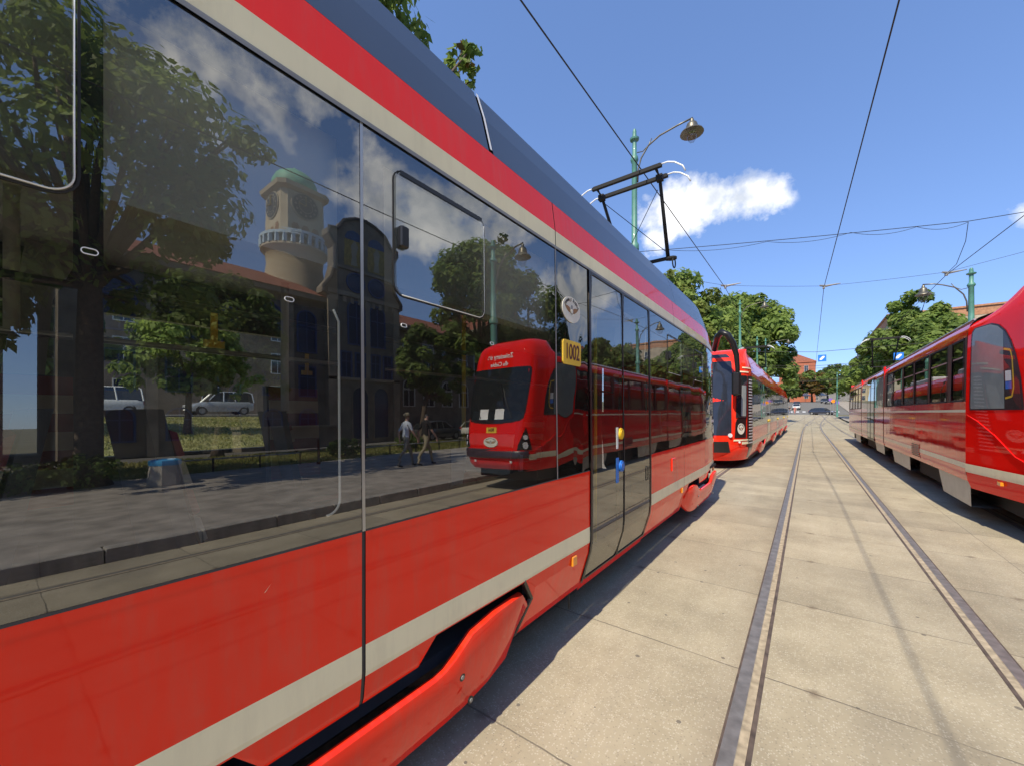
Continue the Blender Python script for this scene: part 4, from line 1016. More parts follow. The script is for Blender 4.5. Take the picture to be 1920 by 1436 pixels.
GLASSFRONT = mat('dark cab glass', (.015, .018, .02), .03, spec=.6, var=.3)
old = old_tram()
pantograph(old, 28, 3.15, 5.45, 3.3, 1)

# ------------------------------------------------------------------ trees
def tree(name, label, base, blobs, n, ls, mats, seed, trunk_r=.22, group=None, split=.45, limbs=7, cat='tree'):
    """blobs: list of (x, y, z, rx, ry, rz) in world space; sub-clumps are scattered through them"""
    rg = np.random.default_rng(seed); rr = random.Random(seed)
    root = thing(name, label, cat, base, group)
    bx, by, bz = base; top = max(c[2] for c in blobs); low = min(c[2]-c[5] for c in blobs)
    cx = sum(c[0] for c in blobs)/len(blobs); cy_ = sum(c[1] for c in blobs)/len(blobs)
    subs = []
    vol = [c[3]*c[4]*c[5] for c in blobs]
    for c, vv in zip(blobs, vol):
        k = max(6, int(90*vv/sum(vol)))
        for _ in range(k):
            while True:
                p = rg.uniform(-1, 1, 3)
                if .25 < np.linalg.norm(p) < 1: break
            rad = rg.uniform(.17, .34)*min(c[3], c[4], c[5]) ** .5 * (sum(c[3:6])/3) ** .5
            q = p/np.linalg.norm(p)*min(np.linalg.norm(p)**.5, .96)
            subs.append((c[0]+q[0]*(c[3]-rad*.6), c[1]+q[1]*(c[4]-rad*.6), c[2]+q[2]*(c[5]-rad*.6), rad))
    mb = MB()
    mid = (bx+(cx-bx)*.3, by+(cy_-by)*.3, low+.15*(top-low))
    mb.tube([(bx, by, bz-.1), (bx+.02, by, bz+.3), ((bx+mid[0])/2+.05, (by+mid[1])/2, (bz+mid[2])/2), mid, (cx, cy_, (low+top)/2+.2*(top-low))], [trunk_r*1.5, trunk_r*1.05, trunk_r*.9, trunk_r*.75, trunk_r*.2], 9)
    for s in rr.sample(subs, min(limbs*2, len(subs))):
        t = rr.uniform(.0, .6); st = (mid[0]+(cx-mid[0])*t, mid[1]+(cy_-mid[1])*t, mid[2]+((low+top)/2-mid[2])*t)
        m1 = tuple(st[i]+(s[i]-st[i])*.5 + rr.uniform(-.25, .25) for i in range(3))
        mb.tube([st, m1, s[:3]], [trunk_r*.42, trunk_r*.24, trunk_r*.06], 6)
    mb.build('trunk', [BARK], root, True)
    w_ = np.array([s[3]**2 for s in subs]); idx = rg.choice(len(subs), n, p=w_/w_.sum())
    C_ = np.array(subs)[idx]
    d = rg.normal(size=(n, 3)); d /= np.linalg.norm(d, axis=1)[:, None]
    rad = C_[:, 3]*(rg.uniform(.35, 1.08, n)**.6)
    c = C_[:, :3] + d*rad[:, None]*np.array([1, 1, .82])
    nrm = d*1.0 + np.array([0, 0, .5]) + rg.normal(0, .32, (n, 3)); nrm /= np.linalg.norm(nrm, axis=1)[:, None]
    t = np.cross(nrm, rg.normal(size=(n, 3))); t /= np.linalg.norm(t, axis=1)[:, None]; bt = np.cross(nrm, t)
    s_ = ls*rg.uniform(.6, 1.35, n)[:, None]
    V = np.stack([c - t*s_, c + bt*s_*.55 + t*s_*.1 - nrm*s_*.12, c + t*s_ - np.array([0, 0, .25])*s_, c - bt*s_*.55 + t*s_*.1 - nrm*s_*.12], 1) - np.array(base)
    me = bpy.data.meshes.new('crown'); me.vertices.add(4*n); me.vertices.foreach_set('co', V.reshape(-1)); me.loops.add(4*n); me.loops.foreach_set('vertex_index', np.arange(4*n, dtype=np.int32))
    me.polygons.add(n); me.polygons.foreach_set('loop_start', np.arange(0, 4*n, 4, dtype=np.int32)); me.update()
    for m in mats: me.materials.append(m)
    mi = ((rg.random(len(subs)) < split).astype(np.int32)*(len(mats) > 1))[idx]; me.polygons.foreach_set('material_index', mi)
    o = bpy.data.objects.new('crown', me); COL.objects.link(o); o.parent = root
    return root

LB, LM, LD, LT, LP = LEAF
tree('chestnut_tree', 'tall tree just behind the nearest tram, its leaf tips showing over the roof', (-9.8, 4.2, .1), [(-9.9, 4.3, 11.0, 3.4, 3.6, 3.6), (-8.9, 6.9, 11.3, 1.5, 1.5, 1.2), (-8.15, 8.35, 11.85, .75, .60, .72)] + [(-8.6, 6.9, 11.2, 1.2, 1.3, 1.1)]*3 + [(-8.15, 8.4, 11.85, .62, .55, .62)]*5, 17000, .13, [LM, LT], 1, .3, split=.3)
tree('broad_tree', 'leafy tree just past the nearest tram roof, leftmost of the green row', (-8.5, 33, .1), [(-8.6, 33, 9.2, 3.8, 3.8, 3.6), (-7.6, 30.5, 8.6, 2.2, 2.2, 2.2), (-7.0, 36.5, 9.0, 2.5, 3, 2.6), (-8.8, 30.2, 11.6, 1.0, 1.0, 1.0)], 15000, .21, [LP, LB], 2, .28, 'street trees behind the left trams')
tree('broad_tree', 'mid green tree between the tall chestnut and the nearest tram roof', (-9.2, 47, .1), [(-9.0, 47, 9.2, 4.2, 4.2, 4.8), (-7.0, 50, 8.4, 3, 3, 3.4)], 16000, .25, [LB, LM], 3, .3, 'street trees behind the left trams')
tree('chestnut_tree', 'tall rounded chestnut, biggest tree over the second red tram', (-7.4, 67, .1), [(-7.6, 67, 11.6, 6.6, 6.6, 7.8), (-4.3, 66, 10.0, 4.4, 5, 6.0), (-8.2, 64, 16.2, 4.0, 3.8, 3.6), (-10.5, 66, 9.5, 4.4, 4, 6)], 42000, .30, [LB, LM], 4, .45, 'street trees behind the left trams')
tree('chestnut_tree', 'sunlit tree behind the older right tram, nearest of the right row', (9.2, 47, .1), [(9.8, 47, 6.2, 3.0, 3.6, 2.8), (9.0, 50, 8.4, 2.2, 2.6, 2.0)], 16000, .22, [LB, LM], 5, .28, 'street trees behind the right tram')
tree('chestnut_tree', 'tallest tree behind the older right tram with a tufted top', (8.4, 60, .3), [(9.6, 60, 8.8, 4.2, 4.6, 4.2), (9.8, 60, 12.6, 2.9, 2.8, 2.5), (7.0, 63, 7.2, 3.2, 4, 3.2)], 26000, .26, [LB, LM], 6, .3, 'street trees behind the right tram')
tree('chestnut_tree', 'low spreading tree at the far end of the right tram', (8.6, 80, .5), [(9.2, 80, 7.8, 4.2, 5, 4.0), (7.2, 86, 6.6, 3.2, 4.5, 3.2)], 18000, .29, [LB, LM], 8, .3, 'street trees behind the right tram')
# trees opposite the tram, seen in its windows
tree('park_tree', 'large open tree with dark branches mirrored in the first windows', (11.6, 1.6, .12), [(11.4, 1.4, 8.4, 3.3, 3.6, 3.4), (11.2, 4.4, 8.6, 2.1, 1.7, 2.0), (11.4, -2.0, 8.5, 2.6, 2.4, 3.2), (11.3, .8, 5.6, 2.6, 4.0, 1.2), (12.6, 3.2, 5.2, 1.6, 1.6, 1.0)], 13000, .13, [LB, LM], 9, .30, split=.3, limbs=14)
tree('park_tree', 'dark tree behind the first mirrored window', (13.8, -2.4, .12), [(13.6, -2.2, 5.6, 3.2, 3.4, 3.0), (12.4, -1.4, 3.6, 1.5, 2.0, 1.2)], 9000, .17, [LD, LM], 10, .26)
tree('park_tree', 'rounded dense tree mirrored over the older tram', (15.6, 21.2, .1), [(15.6, 21, 9.6, 3.6, 4.2, 4.4), (15.0, 18.4, 9.4, 2.4, 2.4, 2.6), (15.2, 23, 12.6, 2.4, 2.6, 2.6), (15.2, 21.5, 5.6, 2.6, 3.6, 2.4)], 17000, .19, [LM, LD], 11, .34)
tree('park_tree', 'dense tree mirrored to the right of the rounded one', (15.6, 27.2, .1), [(15.4, 27, 8.6, 3.4, 3.4, 5.2), (15.2, 29, 6, 2.6, 2.6, 3.6)], 10000, .2, [LM, LD], 12, .3)
tree('park_tree', 'dark tree mirrored before the left wing of the gabled building', (19.6, 6.6, .1), [(19.4, 6.6, 6.2, 2.6, 3.0, 2.6), (19.2, 8.6, 4.6, 1.8, 1.8, 1.8)], 8000, .17, [LD, LM], 50, .22)
tree('park_tree', 'slim dark tree beside the gabled building', (17.6, 17.2, .1), [(17.4, 17.4, 5.6, 1.6, 1.9, 2.4), (17.4, 19.4, 4.2, 1.2, 1.6, 1.8)], 5000, .17, [LD, LM], 13, .2)
tree('conifer_tree', 'pointed dark tree mirrored in the door', (12.4, 33, .1), [(12.4, 33, 5.4, 2.0, 2.2, 3.4), (12.3, 36.5, 5.8, 2, 2.2, 3.2)], 8000, .2, [LD, LM], 14, .22)
tree('conifer_tree', 'broad dark tree mirrored beside the sandstone corner house', (12.6, 40, .1), [(12.4, 40, 6.0, 2.2, 2.6, 3.4)], 5000, .22, [LD, LM], 15, .22)
# park on the left, seen through the tram
tree('small_tree', 'small bushy tree on the park bank above the silver van', (-22, 5.4, .75), [(-22, 5.4, 4.4, 2.0, 2.2, 2.0), (-22, 4.2, 3.4, 1.4, 1.3, 1.1), (-21.6, 7.0, 3.4, 1.2, 1.4, 1.2)], 9000, .14, [LM, LB], 16, .14)
for i, (x, y, h, r_) in enumerate(((-25, .0, 6, 3.4), (-30, 16, 8, 3.6), (-18, 17, 8, 3.4))):
    tree('park_tree', ('dark shade tree at the left edge of the park bank', 'spreading tree at the right of the silver van', 'park tree nearest to the footway on the left')[i], (x, y, .9), [(x, y, h, r_, r_, r_*.8), (x+1, y+1, h-1.5, r_*.8, r_*.8, r_*.6)], 8000, .2, [LD, LM], 20+i, .24)
for i, (x, y, r_) in enumerate(((11.4, .4, .55), (11.3, 1.4, .6), (-12.6, .4, .6), (11.5, -1.0, .6), (13.4, 9.4, .6), (13.8, 13.2, .6))):
    tree('shrub', ('low dark shrub left of the litter bin', 'spreading pale shrub beside the litter bin', 'low shrub at the foot of the park bank', 'low shrub at the near end of the rail fence', 'clipped shrub behind the rail fence', 'clipped shrub near the gabled building')[i], (x, y, .1), [(x, y, .1+r_*.75, r_*1.3, r_*1.3, r_*.75)], 1300, .06, [LM, LD], 30+i, .03, limbs=3, cat='shrub')
# trees on the hill at the end of the street
for i, (x, y, z, r_, h, mats) in enumerate(((1.6, 200, 5.8, 6.2, 13.5, [LM, LT]), (12, 255, 8, 8, 19, [LM, LD]), (15.5, 212, 6.4, 6, 13, [LD, LM]), (-6, 196, 5.7, 4, 9, [LD, LM]), (7.5, 232, 7.2, 6, 15, [LD, LM]))):
    tree('hill_tree', ('brownish round tree at the top of the hill road', 'widest dark tree at the top of the hill road', 'dark tree at the right edge of the hill road', 'small dark tree below the red gable', 'tree in the middle gap at the hill top')[i], (x, y, z), [(x, y, z+h*.62, r_, r_, h*.34), (x+r_*.4, y-2, z+h*.42, r_*.7, r_*.7, h*.26), (x-r_*.5, y, z+h*.4, r_*.6, r_*.6, h*.25)], 4200, .7, mats, 40+i, .4, 'trees at the end of the street')

# ------------------------------------------------------------------ lamp posts and wires
def lamp_post(x, y, H, sg, label, group, z0=0, lamp=True, arm=1.65):
    root = thing('street_lamp', label, 'street lamp', (x, y, z0), group); k = H/10.24
    mb = MB(); h = lambda a: z0 + a*k
    mb.lathe((x, y, 0), [(.19, z0-.1), (.19, h(.6)), (.15, h(.75)), (.15, h(1.5)), (.17, h(1.55)), (.17, h(1.65)), (.115, h(1.75)), (.10, h(6.5)), (.135, h(6.55)), (.135, h(6.72)), (.088, h(6.8)), (.078, h(9.2)), (.105, h(9.25)), (.12, h(9.30)), (.105, h(9.38)), (.066, h(9.45)), (.062, h(9.85)), (.13, h(9.90)), (.14, h(9.95)), (.07, h(10.0)), (.055, h(10.12)), (.06, h(10.16)), (.035, h(10.24)), (.0, h(10.26))], 14)
    mb.build('post', [GREENPAINT], root, True, autosm=40)
    if lamp:
        s = sg; a = arm; zz = lambda v: z0 + (v-10.24) + H
        mb = MB(); mb.tube([(x+s*.10, y, zz(8.6)), (x+s*.12, y, zz(9.0)), (x+s*.2, y, zz(9.28)), (x+s*.42, y, zz(9.58)), (x+s*.75, y, zz(9.74)), (x+s*a*.75, y, zz(9.82)), (x+s*a, y, zz(9.86))], .024, 7)
        mb.tube([(x+s*.08, y, zz(9.5)), (x+s*.25, y, zz(9.47)), (x+s*.42, y, zz(9.58)), (x+s*.52, y, zz(9.75))], .013, 6); mb.build('bracket_arm', [LAMPMETAL], root, True)
        q_ = 1. if H > 8 else .8; c = (x+s*a*.985, y, 0)
        mb = MB(); mb.lathe(c, [(.0, zz(9.84)), (.05*q_, zz(9.82)), (.07*q_, zz(9.74)), (.13*q_, zz(9.70)), (.15*q_, zz(9.64)), (.17*q_, zz(9.54)), (.29*q_, zz(9.47)), (.31*q_, zz(9.43)), (.27*q_, zz(9.435)), (.14*q_, zz(9.49)), (.0, zz(9.51))], 18); hd = mb.build('lamp_shade', [LAMPMETAL], root, True, autosm=40)
        mb = MB(); mb.lathe(c, [(.13, zz(9.42)), (.135, zz(9.34)), (.10, zz(9.24)), (.05, zz(9.18)), (.0, zz(9.165))], 14); mb.build('lamp_globe', [LAMPGLASS], hd, True)
    return root
LG = 'green tram street lamps'
lamp_post(-4.2, 11.84, 10.24, 1, 'green lamp post behind the tram roof collector, nearest and tallest on the left', LG)
lamp_post(-4.2, 35.4, 10.4, 1, 'green lamp post in front of the tall chestnut, second on the left', LG)
lamp_post(-4.2, 48.7, 9.6, 1, 'bare green pole over the second tram roof, third on the left', LG, lamp=False)
lamp_post(-4.2, 59.4, 11.0, 1, 'green lamp post farthest along the left row', LG, arm=2.4)
lamp_post(5.0, 22.45, 7.12, -1, 'green lamp post above the older tram on the right', LG, arm=1.3)
lamp_post(5.0, 9.45, 7.07, -1, 'green lamp post mirrored behind the sloped nose of the older tram', LG, arm=1.15)
lamp_post(4.6, 97, 8.5, -1, 'green pole at the crossing beside the yellow awning', LG, .75, lamp=False)
lamp_post(-5.4, 90, 8.5, 1, 'green pole at the crossing, left side', LG, .6, lamp=False)

def wire(name, label, pts, r=.009, sag=0, cat='wire', n=10, group=None):
    P_ = []
    for a, b in zip(pts, pts[1:]):
        for i in range(n):
            t = i/n; P_.append(tuple(a[k]+(b[k]-a[k])*t - (sag*4*t*(1-t) if k == 2 else 0) for k in range(3)))
    P_.append(pts[-1]); mb = MB(); mb.tube(P_, r, 5)
    return tag(mb.build(name, [WIRE], origin=pts[0], smooth=True), label, cat, group)
GW = 'overhead contact wires'; GS = 'span wires across the street'
wire('contact_wire', 'overhead contact wire over the left tram, touching its collector', [(-2.25, -14, 5.6), (-2.2, 3, 5.6), (-2.08, 14.1, 5.6), (-2.6, 34, 5.6), (-2.45, 58, 5.6), (-2.5, 100, 6.6)], .0085, 0, group=GW)
wire('contact_wire', 'overhead contact wire over the empty middle track', [(.95, -14, 5.6), (.71, 5.2, 5.6), (.43, 16, 5.6), (.55, 36, 5.6), (.7, 60, 5.7), (1.7, 100, 6.6)], .0085, 0, group=GW)
wire('contact_wire', 'overhead contact wire over the right track', [(4.2, -6, 5.6), (3.5, 12.5, 5.6), (3.22, 16.6, 5.6), (3.2, 36, 5.6), (3.1, 60, 5.7), (3.2, 100, 6.6)], .0085, 0, group=GW)
wire('span_wire', 'thin span wire joining the three contact wires with metal clamps', [(-4.15, 11.9, 6.0), (-2.08, 14.05, 5.66), (.43, 16, 5.66), (3.22, 16.6, 5.68), (9.5, 17.5, 7.0)], .005, .02, group=GS)
for x, y, lab in ((-2.08, 14.1, 'metal wire clamp over the left track'), (.43, 16, 'metal wire clamp over the middle track'), (3.22, 16.6, 'metal wire clamp over the right track')):
    mb = MB(); mb.tube([(x-.10, y-.12, 5.66), (x+.05, y, 5.65), (x+.42, y+.12, 5.70)], [.028, .035, .012], 7); mb.box(x-.03, x+.03, y-.06, y+.06, 5.58, 5.66)
    tag(mb.build('wire_clamp', [GREYMETAL], origin=(x, y, 5.6)), lab, 'wire clamp', 'wire clamps on the contact wires')
wire('feeder_cable', 'upper cable strung from the nearest left lamp post across the sky', [(-4.15, 11.84, 6.5), (3.3, 15.05, 6.52), (8.5, 17.2, 7.1)], .009, .03, group=GS)
wire('feeder_cable', 'slack looping cable hung under the upper cable', [(-3.4, 12.2, 6.50), (-.9, 13.3, 6.48), (.95, 14.0, 6.49), (2.3, 14.6, 6.49), (3.3, 15.05, 6.50)], .006, .12, group=GS)
wire('feeder_cable', 'short drop cable from the upper cable to the right contact wire', [(3.3, 15.05, 6.50), (3.31, 15.3, 6.1), (3.25, 15.8, 5.66), (3.22, 16.4, 5.63)], .007, 0, group=GS)
k_ = 0
for y, za, zb, x0, x1 in ((34, 6.2, 6.0, -4.2, 9), (47, 6.4, 6.3, -4.2, 8), (58, 7.2, 7.0, -4.2, 9), (70, 6.6, 6.6, -6, 9), (80, 7.0, 7.0, -6, 9), (88, 7.3, 7.6, -6, 8), (94, 6.2, 6.6, -5.4, 6.4), (97, 8.0, 8.2, -5.4, 6.4)):
    wire('span_wire', ('span wire beyond the older tram roof, nearest of the far set', 'span wire carrying the small blue sign', 'high span wire near the last left lamp post', 'span wire in front of the far hill trees', 'second span wire in front of the far hill trees', 'span wire nearest the crossing poles', 'low span wire between the two crossing poles', 'high span wire between the two crossing poles')[k_], [(x0, y, za), (0.5, y, (za+zb)/2-.35), (x1, y+1, zb)], .011 + y*.00012, 0, n=6, group=GS); k_ += 1
wire('stay_wire', 'slanting stay wire at the crossing, left side', [(-5.4, 90, 8.2), (.8, 92, 6.5)], .016, 0, group=GS); wire('stay_wire', 'slanting stay wire at the crossing, right side', [(6.4, 96, 8.8), (1.6, 92, 6.6)], .016, 0, group=GS)
SIGNBLUE = mat('sign blue', (.02, .20, .75), .4)
def blue_sign(x, y, z, s, lab):
    mb = MB(); mb.bbox(x-s/2, x+s/2, y-.02, y+.02, z-s/2, z+s/2, .01, 0); r_ = tag(mb.build('tram_signal_sign', [SIGNBLUE], origin=(x, y, z)), lab, 'sign', 'blue signs hung over the street')
    m = MB(); m.prism([(x-.30*s, z-.28*s), (x-.05*s, z-.28*s), (x+.30*s, z+.12*s), (x+.30*s, z+.30*s), (x+.05*s, z+.30*s), (x-.30*s, z-.08*s)], 'y', y-.027, y-.021); m.build('white_mark', [WHITE], r_)
blue_sign(1.15, 47.45, 6.75, .62, 'small blue and white sign hanging over the street centre'); blue_sign(6.2, 46.2, 6.35, .62, 'small blue and white sign beside the right tram collector')

# ------------------------------------------------------------------ buildings
STONE = mat('brown grey stone', (.21, .18, .14), .9, var=.3, scale=1.2, bump=.5, bscale=4, bdist=.05)
STUCCO = mat('ochre grey stucco', (.40, .36, .27), .9, var=.14, scale=.8)
STUCCO2 = mat('pale yellow stucco', (.50, .42, .27), .9, var=.14, scale=.6)
SHADEDOCHRE = mat('shade-darkened ochre wall', (.20, .15, .10), .9, var=.25, scale=.8)  # ochre darkened in the colour for the shaded side across the park
SAND = mat('weathered sandstone', (.36, .30, .22), .9, var=.28, scale=.9, bump=.4, bscale=3, bdist=.05)
BRICKTOP = mat('red brick parapet', (.40, .20, .11), .9, var=.25, scale=3)
GREYWALL = mat('soot grey wall', (.20, .19, .18), .9, var=.2, scale=.8)
ROOFT = mat('red roof tiles', (.23, .075, .042), .85, var=.25, scale=2.5, bump=.5, bscale=14, bdist=.03)
ORANGEW = mat('orange red gable wall', (.40, .13, .07), .85, var=.15, scale=.5)
COPPER = mat('green copper', (.16, .42, .29), .6, var=.25, scale=1.5)
WINF = mat('window frame white', (.55, .55, .52), .6)
WINB = mat('window frame blue', (.03, .07, .22), .5)
PANE = mat('window pane', (.02, .025, .035), .08, spec=.8)
PANEB = mat('blue window pane', (.012, .03, .09), .15, spec=.6)
OCHRE = mat('gold mosaic', (.36, .26, .06), .5, var=.3, scale=5)
MOSB = mat('blue mosaic', (.03, .08, .20), .5, var=.4, scale=5)
PALEBLUE = mat('pale blue balustrade', (.45, .58, .66), .7)

def window(root, T, u, z, w_, h_, fm=WINF, pm=PANE, arch=False, round_=False, depth=.10, bars=True, out=.03):
    """T(u, z, out) maps facade coordinates to the world"""
    def pts(e):
        if round_: return [(u+(w_/2+e)*math.cos(a), z+(w_/2+e)*math.sin(a)) for a in [2*math.pi*i/18 for i in range(18)]]
        p = [(u-w_/2-e, z-e), (u+w_/2+e, z-e)]
        if arch: p += [(u+(w_/2+e)*math.cos(a), z+h_-w_/2+(w_/2+e)*math.sin(a)) for a in [math.pi*i/9 for i in range(10)]]
        else: p += [(u+w_/2+e, z+h_+e), (u-w_/2-e, z+h_+e)]
        return p
    A, B = pts(.09), pts(0)
    m = MB(); m.loft([[T(*p, 0) for p in A], [T(*p, out+.05) for p in A], [T(*p, out+.05) for p in B], [T(*p, .005) for p in B]], True, False)
    if bars and not round_:
        for uu in ((u,) if w_ < 1.6 else (u-w_/6, u+w_/6)):
            m.add([T(uu-.035, z, out), T(uu+.035, z, out), T(uu+.035, z+h_, out), T(uu-.035, z+h_, out)], [(0, 1, 2, 3)])
        m.add([T(u-w_/2, z+h_*.62, out), T(u+w_/2, z+h_*.62, out), T(u+w_/2, z+h_*.62+.07, out), T(u-w_/2, z+h_*.62+.07, out)], [(0, 1, 2, 3)])
    f = m.build('window', [fm], root, fixn=False)
    m = MB(); P_ = [T(*p, .012) for p in B]; m.add(P_, [tuple(range(len(P_)))]); m.build('pane', [pm], f)
    return f

TOWERM = mat('tower stucco', (.52, .44, .30), .9, var=.1, scale=.7)
def town_hall():
    X = 24.0; root = thing('gabled_building', 'dark gabled stone building with green domed clock tower, mirrored in the tram windows', 'building', (X, 17, 0))
    T = lambda u, z, o=0: (X - o, u, z)                 # faces -x; u = world y
    def wall(poly, name, m_, x0, x1, par=root):
        mb = MB(); mb.prism(poly, 'x', x0, x1); return mb.build(name, [m_], par, fixn=True)
    wall([(2, 0), (14.3, 0), (14.3, 10.6), (2, 10.6)], 'wall', STONE, X+.3, X+12); wall([(20, 0), (34, 0), (34, 9.8), (20, 9.8)], 'wall', STONE, X+.3, X+12)
    for a, e, h in ((1.6, 14.3, 10.6), (20.0, 34.4, 9.8)):
        mb = MB(); mb.loft([[(X-.25, a, h), (X-.25, e, h)], [(X+6.2, a, h+3.0), (X+6.2, e, h+3.0)], [(X+12.5, a, h), (X+12.5, e, h)]], False, False); r_ = mb.build('roof', [ROOFT], root)
        mb = MB(); mb.box(X-.15, X+.35, a, e, h-.35, h-.02); mb.build('cornice', [STONE], root)
    gab = [(14.3, 0), (20.0, 0), (20.0, 10.8), (20.35, 11.0), (20.35, 11.4), (19.75, 12.2), (19.55, 13.2), (19.6, 14.6), (20.0, 15.3), (20.0, 15.7), (19.4, 15.8), (18.9, 16.6), (18.0, 17.05), (17.15, 17.2), (16.3, 17.05), (15.4, 16.6), (14.9, 15.8), (14.3, 15.7), (14.3, 15.3), (14.75, 14.6), (14.75, 13.2), (14.5, 12.2), (13.95, 11.4), (13.95, 11.0), (14.3, 10.8)]
    g = wall(gab, 'gable', STONE, X-.35, X+.6)
    m = MB(); m.tube([(X-.40, y, z) for y, z in gab[2:]], .13, 6); m.build('coping', [DARKGREY], g)
    TG = lambda u, z, o=0: (X-.352-o, u, z)
    for u, mm in ((16.2, OCHRE), (18.1, OCHRE)):         # two mosaic niches with plain standing shapes
        p = [(u-.75, 13.4), (u+.75, 13.4)] + [(u+.75*math.cos(a), 15.3+.75*math.sin(a)) for a in [math.pi*i/8 for i in range(9)]]
        m = MB(); P_ = [TG(*q, .01) for q in p]; m.add(P_, [tuple(range(len(P_)))]); o = m.build('mosaic', [mm], g)
        m = MB(); P_ = [TG(u+.75*math.cos(a), 15.3+.75*math.sin(a), .02) for a in [math.pi*i/8 for i in range(9)]]; m.add(P_, [tuple(range(len(P_)))]); m.build('blue_field', [MOSB], o)
        m = MB(); m.add([TG(u-.25, 13.5, .03), TG(u+.28, 13.5, .03), TG(u+.2, 14.3, .03), TG(u+.32, 14.9, .03), TG(u+.05, 15.35, .03), TG(u-.28, 14.8, .03), TG(u-.14, 14.2, .03)], [(0, 1, 2, 3, 4, 5, 6)]); m.build('pale_field', [STUCCO], o)
    for u in (16.35, 18.1): window(g, TG, u, 12.2, 1.35, 1.35, WINB, PANEB, round_=True)
    for u in (16.35, 18.1): window(root, TG, u, 7.5, 1.25, 3.2, WINB, PANEB, arch=True)
    for u in (15.5, 16.6, 17.9, 19.0): window(root, TG, u, 5.0, .7, 1.8, WINB, PANEB)
    for u in (16.6, 18.4):
        f = window(root, TG, u, .4, 1.25, 3.9, STONE, PANEB, arch=True, bars=False); f.name = 'door'
    for u0, u1, z0, z1 in ((14.2, 20.1, 11.0, 11.35), (14.2, 20.1, 4.75, 4.95), (14.6, 19.7, 13.05, 13.25), (14.2, 14.75, .0, 10.9), (19.55, 20.1, .0, 10.9), (17.05, 17.4, 5.0, 10.9)):
        m = MB(); m.box(X-.47, X-.353, u0, u1, z0, z1); m.build('moulding', [SAND], g)
    for k in range(9):
        m = MB(); m.box(X-.45, X-.353, 14.75+k*.58, 14.98+k*.58, 10.55, 10.95); m.build('corbel', [SAND], g)
    for u in (3, 5.2, 7.5, 9.8, 12.0):
        m = MB(); m.box(X+.18, X+.297, u-.22, u+.22, 0, 10.2); m.build('pilaster', [SAND], root)
    TW = lambda u, z, o=0: (X+.298-o, u, z)
    for u in (4, 6.3, 8.6, 10.9, 13.1):
        window(root, TW, u, 6.6, 1.15, 2.8, WINB, PANEB, arch=True); window(root, TW, u, 3.6, 1.0, 1.9, WINB, PANEB); window(root, TW, u, .9, 1.0, 1.7, WINB, PANEB, arch=True)
    for u in (21.6, 23.8, 26, 28.2, 30.4, 32.6):
        window(root, TW, u, 6.2, 1.1, 2.3, WINF, PANE); window(root, TW, u, 3.0, 1.1, 2.2, WINF, PANE, arch=True)
    mb = MB(); mb.box(X-1.4, X+.2, 8.6, 14.2, 0, 1.35); mb.box(X-1.5, X+.2, 8.5, 14.3, 1.35, 1.5); mb.build('terrace_wall', [STONE], root)
    # tower
    tx, ty = 30.0, 15.0
    def ring(r_, z, c=.22): return [(tx+a*r_, ty+b*r_, z) for a, b in ((1, 1-c), (1-c, 1), (c-1, 1), (-1, 1-c), (-1, c-1), (c-1, -1), (1-c, -1), (1, c-1))]
    mb = MB(); mb.loft([ring(1.68, 15.6), ring(1.62, 20.0), ring(1.92, 20.2), ring(1.98, 20.5), ring(1.55, 20.6)], True, True); tw = mb.build('tower', [TOWERM], root)
    mb = MB(); mb.lathe((tx, ty, 0), [(2.3, 8), (2.2, 13), (2.0, 14.6), (2.1, 15.4), (2.4, 15.7), (2.4, 15.85), (1.6, 15.86)], 24); mb.build('tower_base', [TOWERM], tw, True, autosm=40)
    mb = MB(); mb.lathe((tx, ty, 0), [(1.6, 20.55), (1.66, 20.95), (1.6, 21.4), (1.36, 21.9), (.9, 22.25), (.3, 22.45), (.1, 22.8), (.0, 22.9)], 20); mb.build('dome', [COPPER], tw, True)
    mb = MB()
    for k in range(26):
        a = 2*math.pi*k/26; mb.box(tx+2.32*math.cos(a)-.12, tx+2.32*math.cos(a)+.12, ty+2.32*math.sin(a)-.12, ty+2.32*math.sin(a)+.12, 15.86, 16.5)
    mb.lathe((tx, ty, 0), [(2.2, 16.5), (2.45, 16.5), (2.45, 16.72), (2.2, 16.72), (2.2, 16.5)], 24); mb.build('balustrade', [PALEBLUE], tw)
    for nn in (Vector((-1, 0, 0)), Vector((0, -1, 0))):
        c = Vector((tx, ty, 19.0)) + nn*1.64; u_ = Vector((0, 0, 1)).cross(nn)
        m = MB(); m.disc(c, u_, (0, 0, 1), 1.05, 1.05, 28, .08, 1); m.disc(c+nn*.08, u_, (0, 0, 1), .95, .95, 28, .02, 0); m.disc(c+nn*.10, u_, (0, 0, 1), .55, .55, 24, .02, 1); m.disc(c+nn*.12, u_, (0, 0, 1), .5, .5, 24, .01, 0)
        for k in range(12):
            q = c + nn*.105 + u_*.75*math.cos(k*math.pi/6) + Vector((0, 0, .75*math.sin(k*math.pi/6))); m.disc(q, u_, (0, 0, 1), .09, .09, 8, .015, 1)
        m.tube([c+nn*.16, c+nn*.16+Vector((0, 0, .75))], .04, 5, 2); m.tube([c+nn*.16, c+nn*.16+u_*.5+Vector((0, 0, .1))], .045, 5, 2); m.build('clock_face', [DARKGREY, STUCCO, OCHRE], tw)
        for du in (-.75, 0, .75):
            m = MB(); m.add([c+u_*(x+du)+nn*.05+Vector((0, 0, z-19.0)) for x, z in ((-.28, 16.6), (.28, 16.6), (.28, 17.2), (.16, 17.45), (-.16, 17.45), (-.28, 17.2))], [(0, 1, 2, 3, 4, 5)]); m.build('belfry_opening', [BROWN], tw)
    root.scale = (1, 1, .955)
    return root
town_hall()

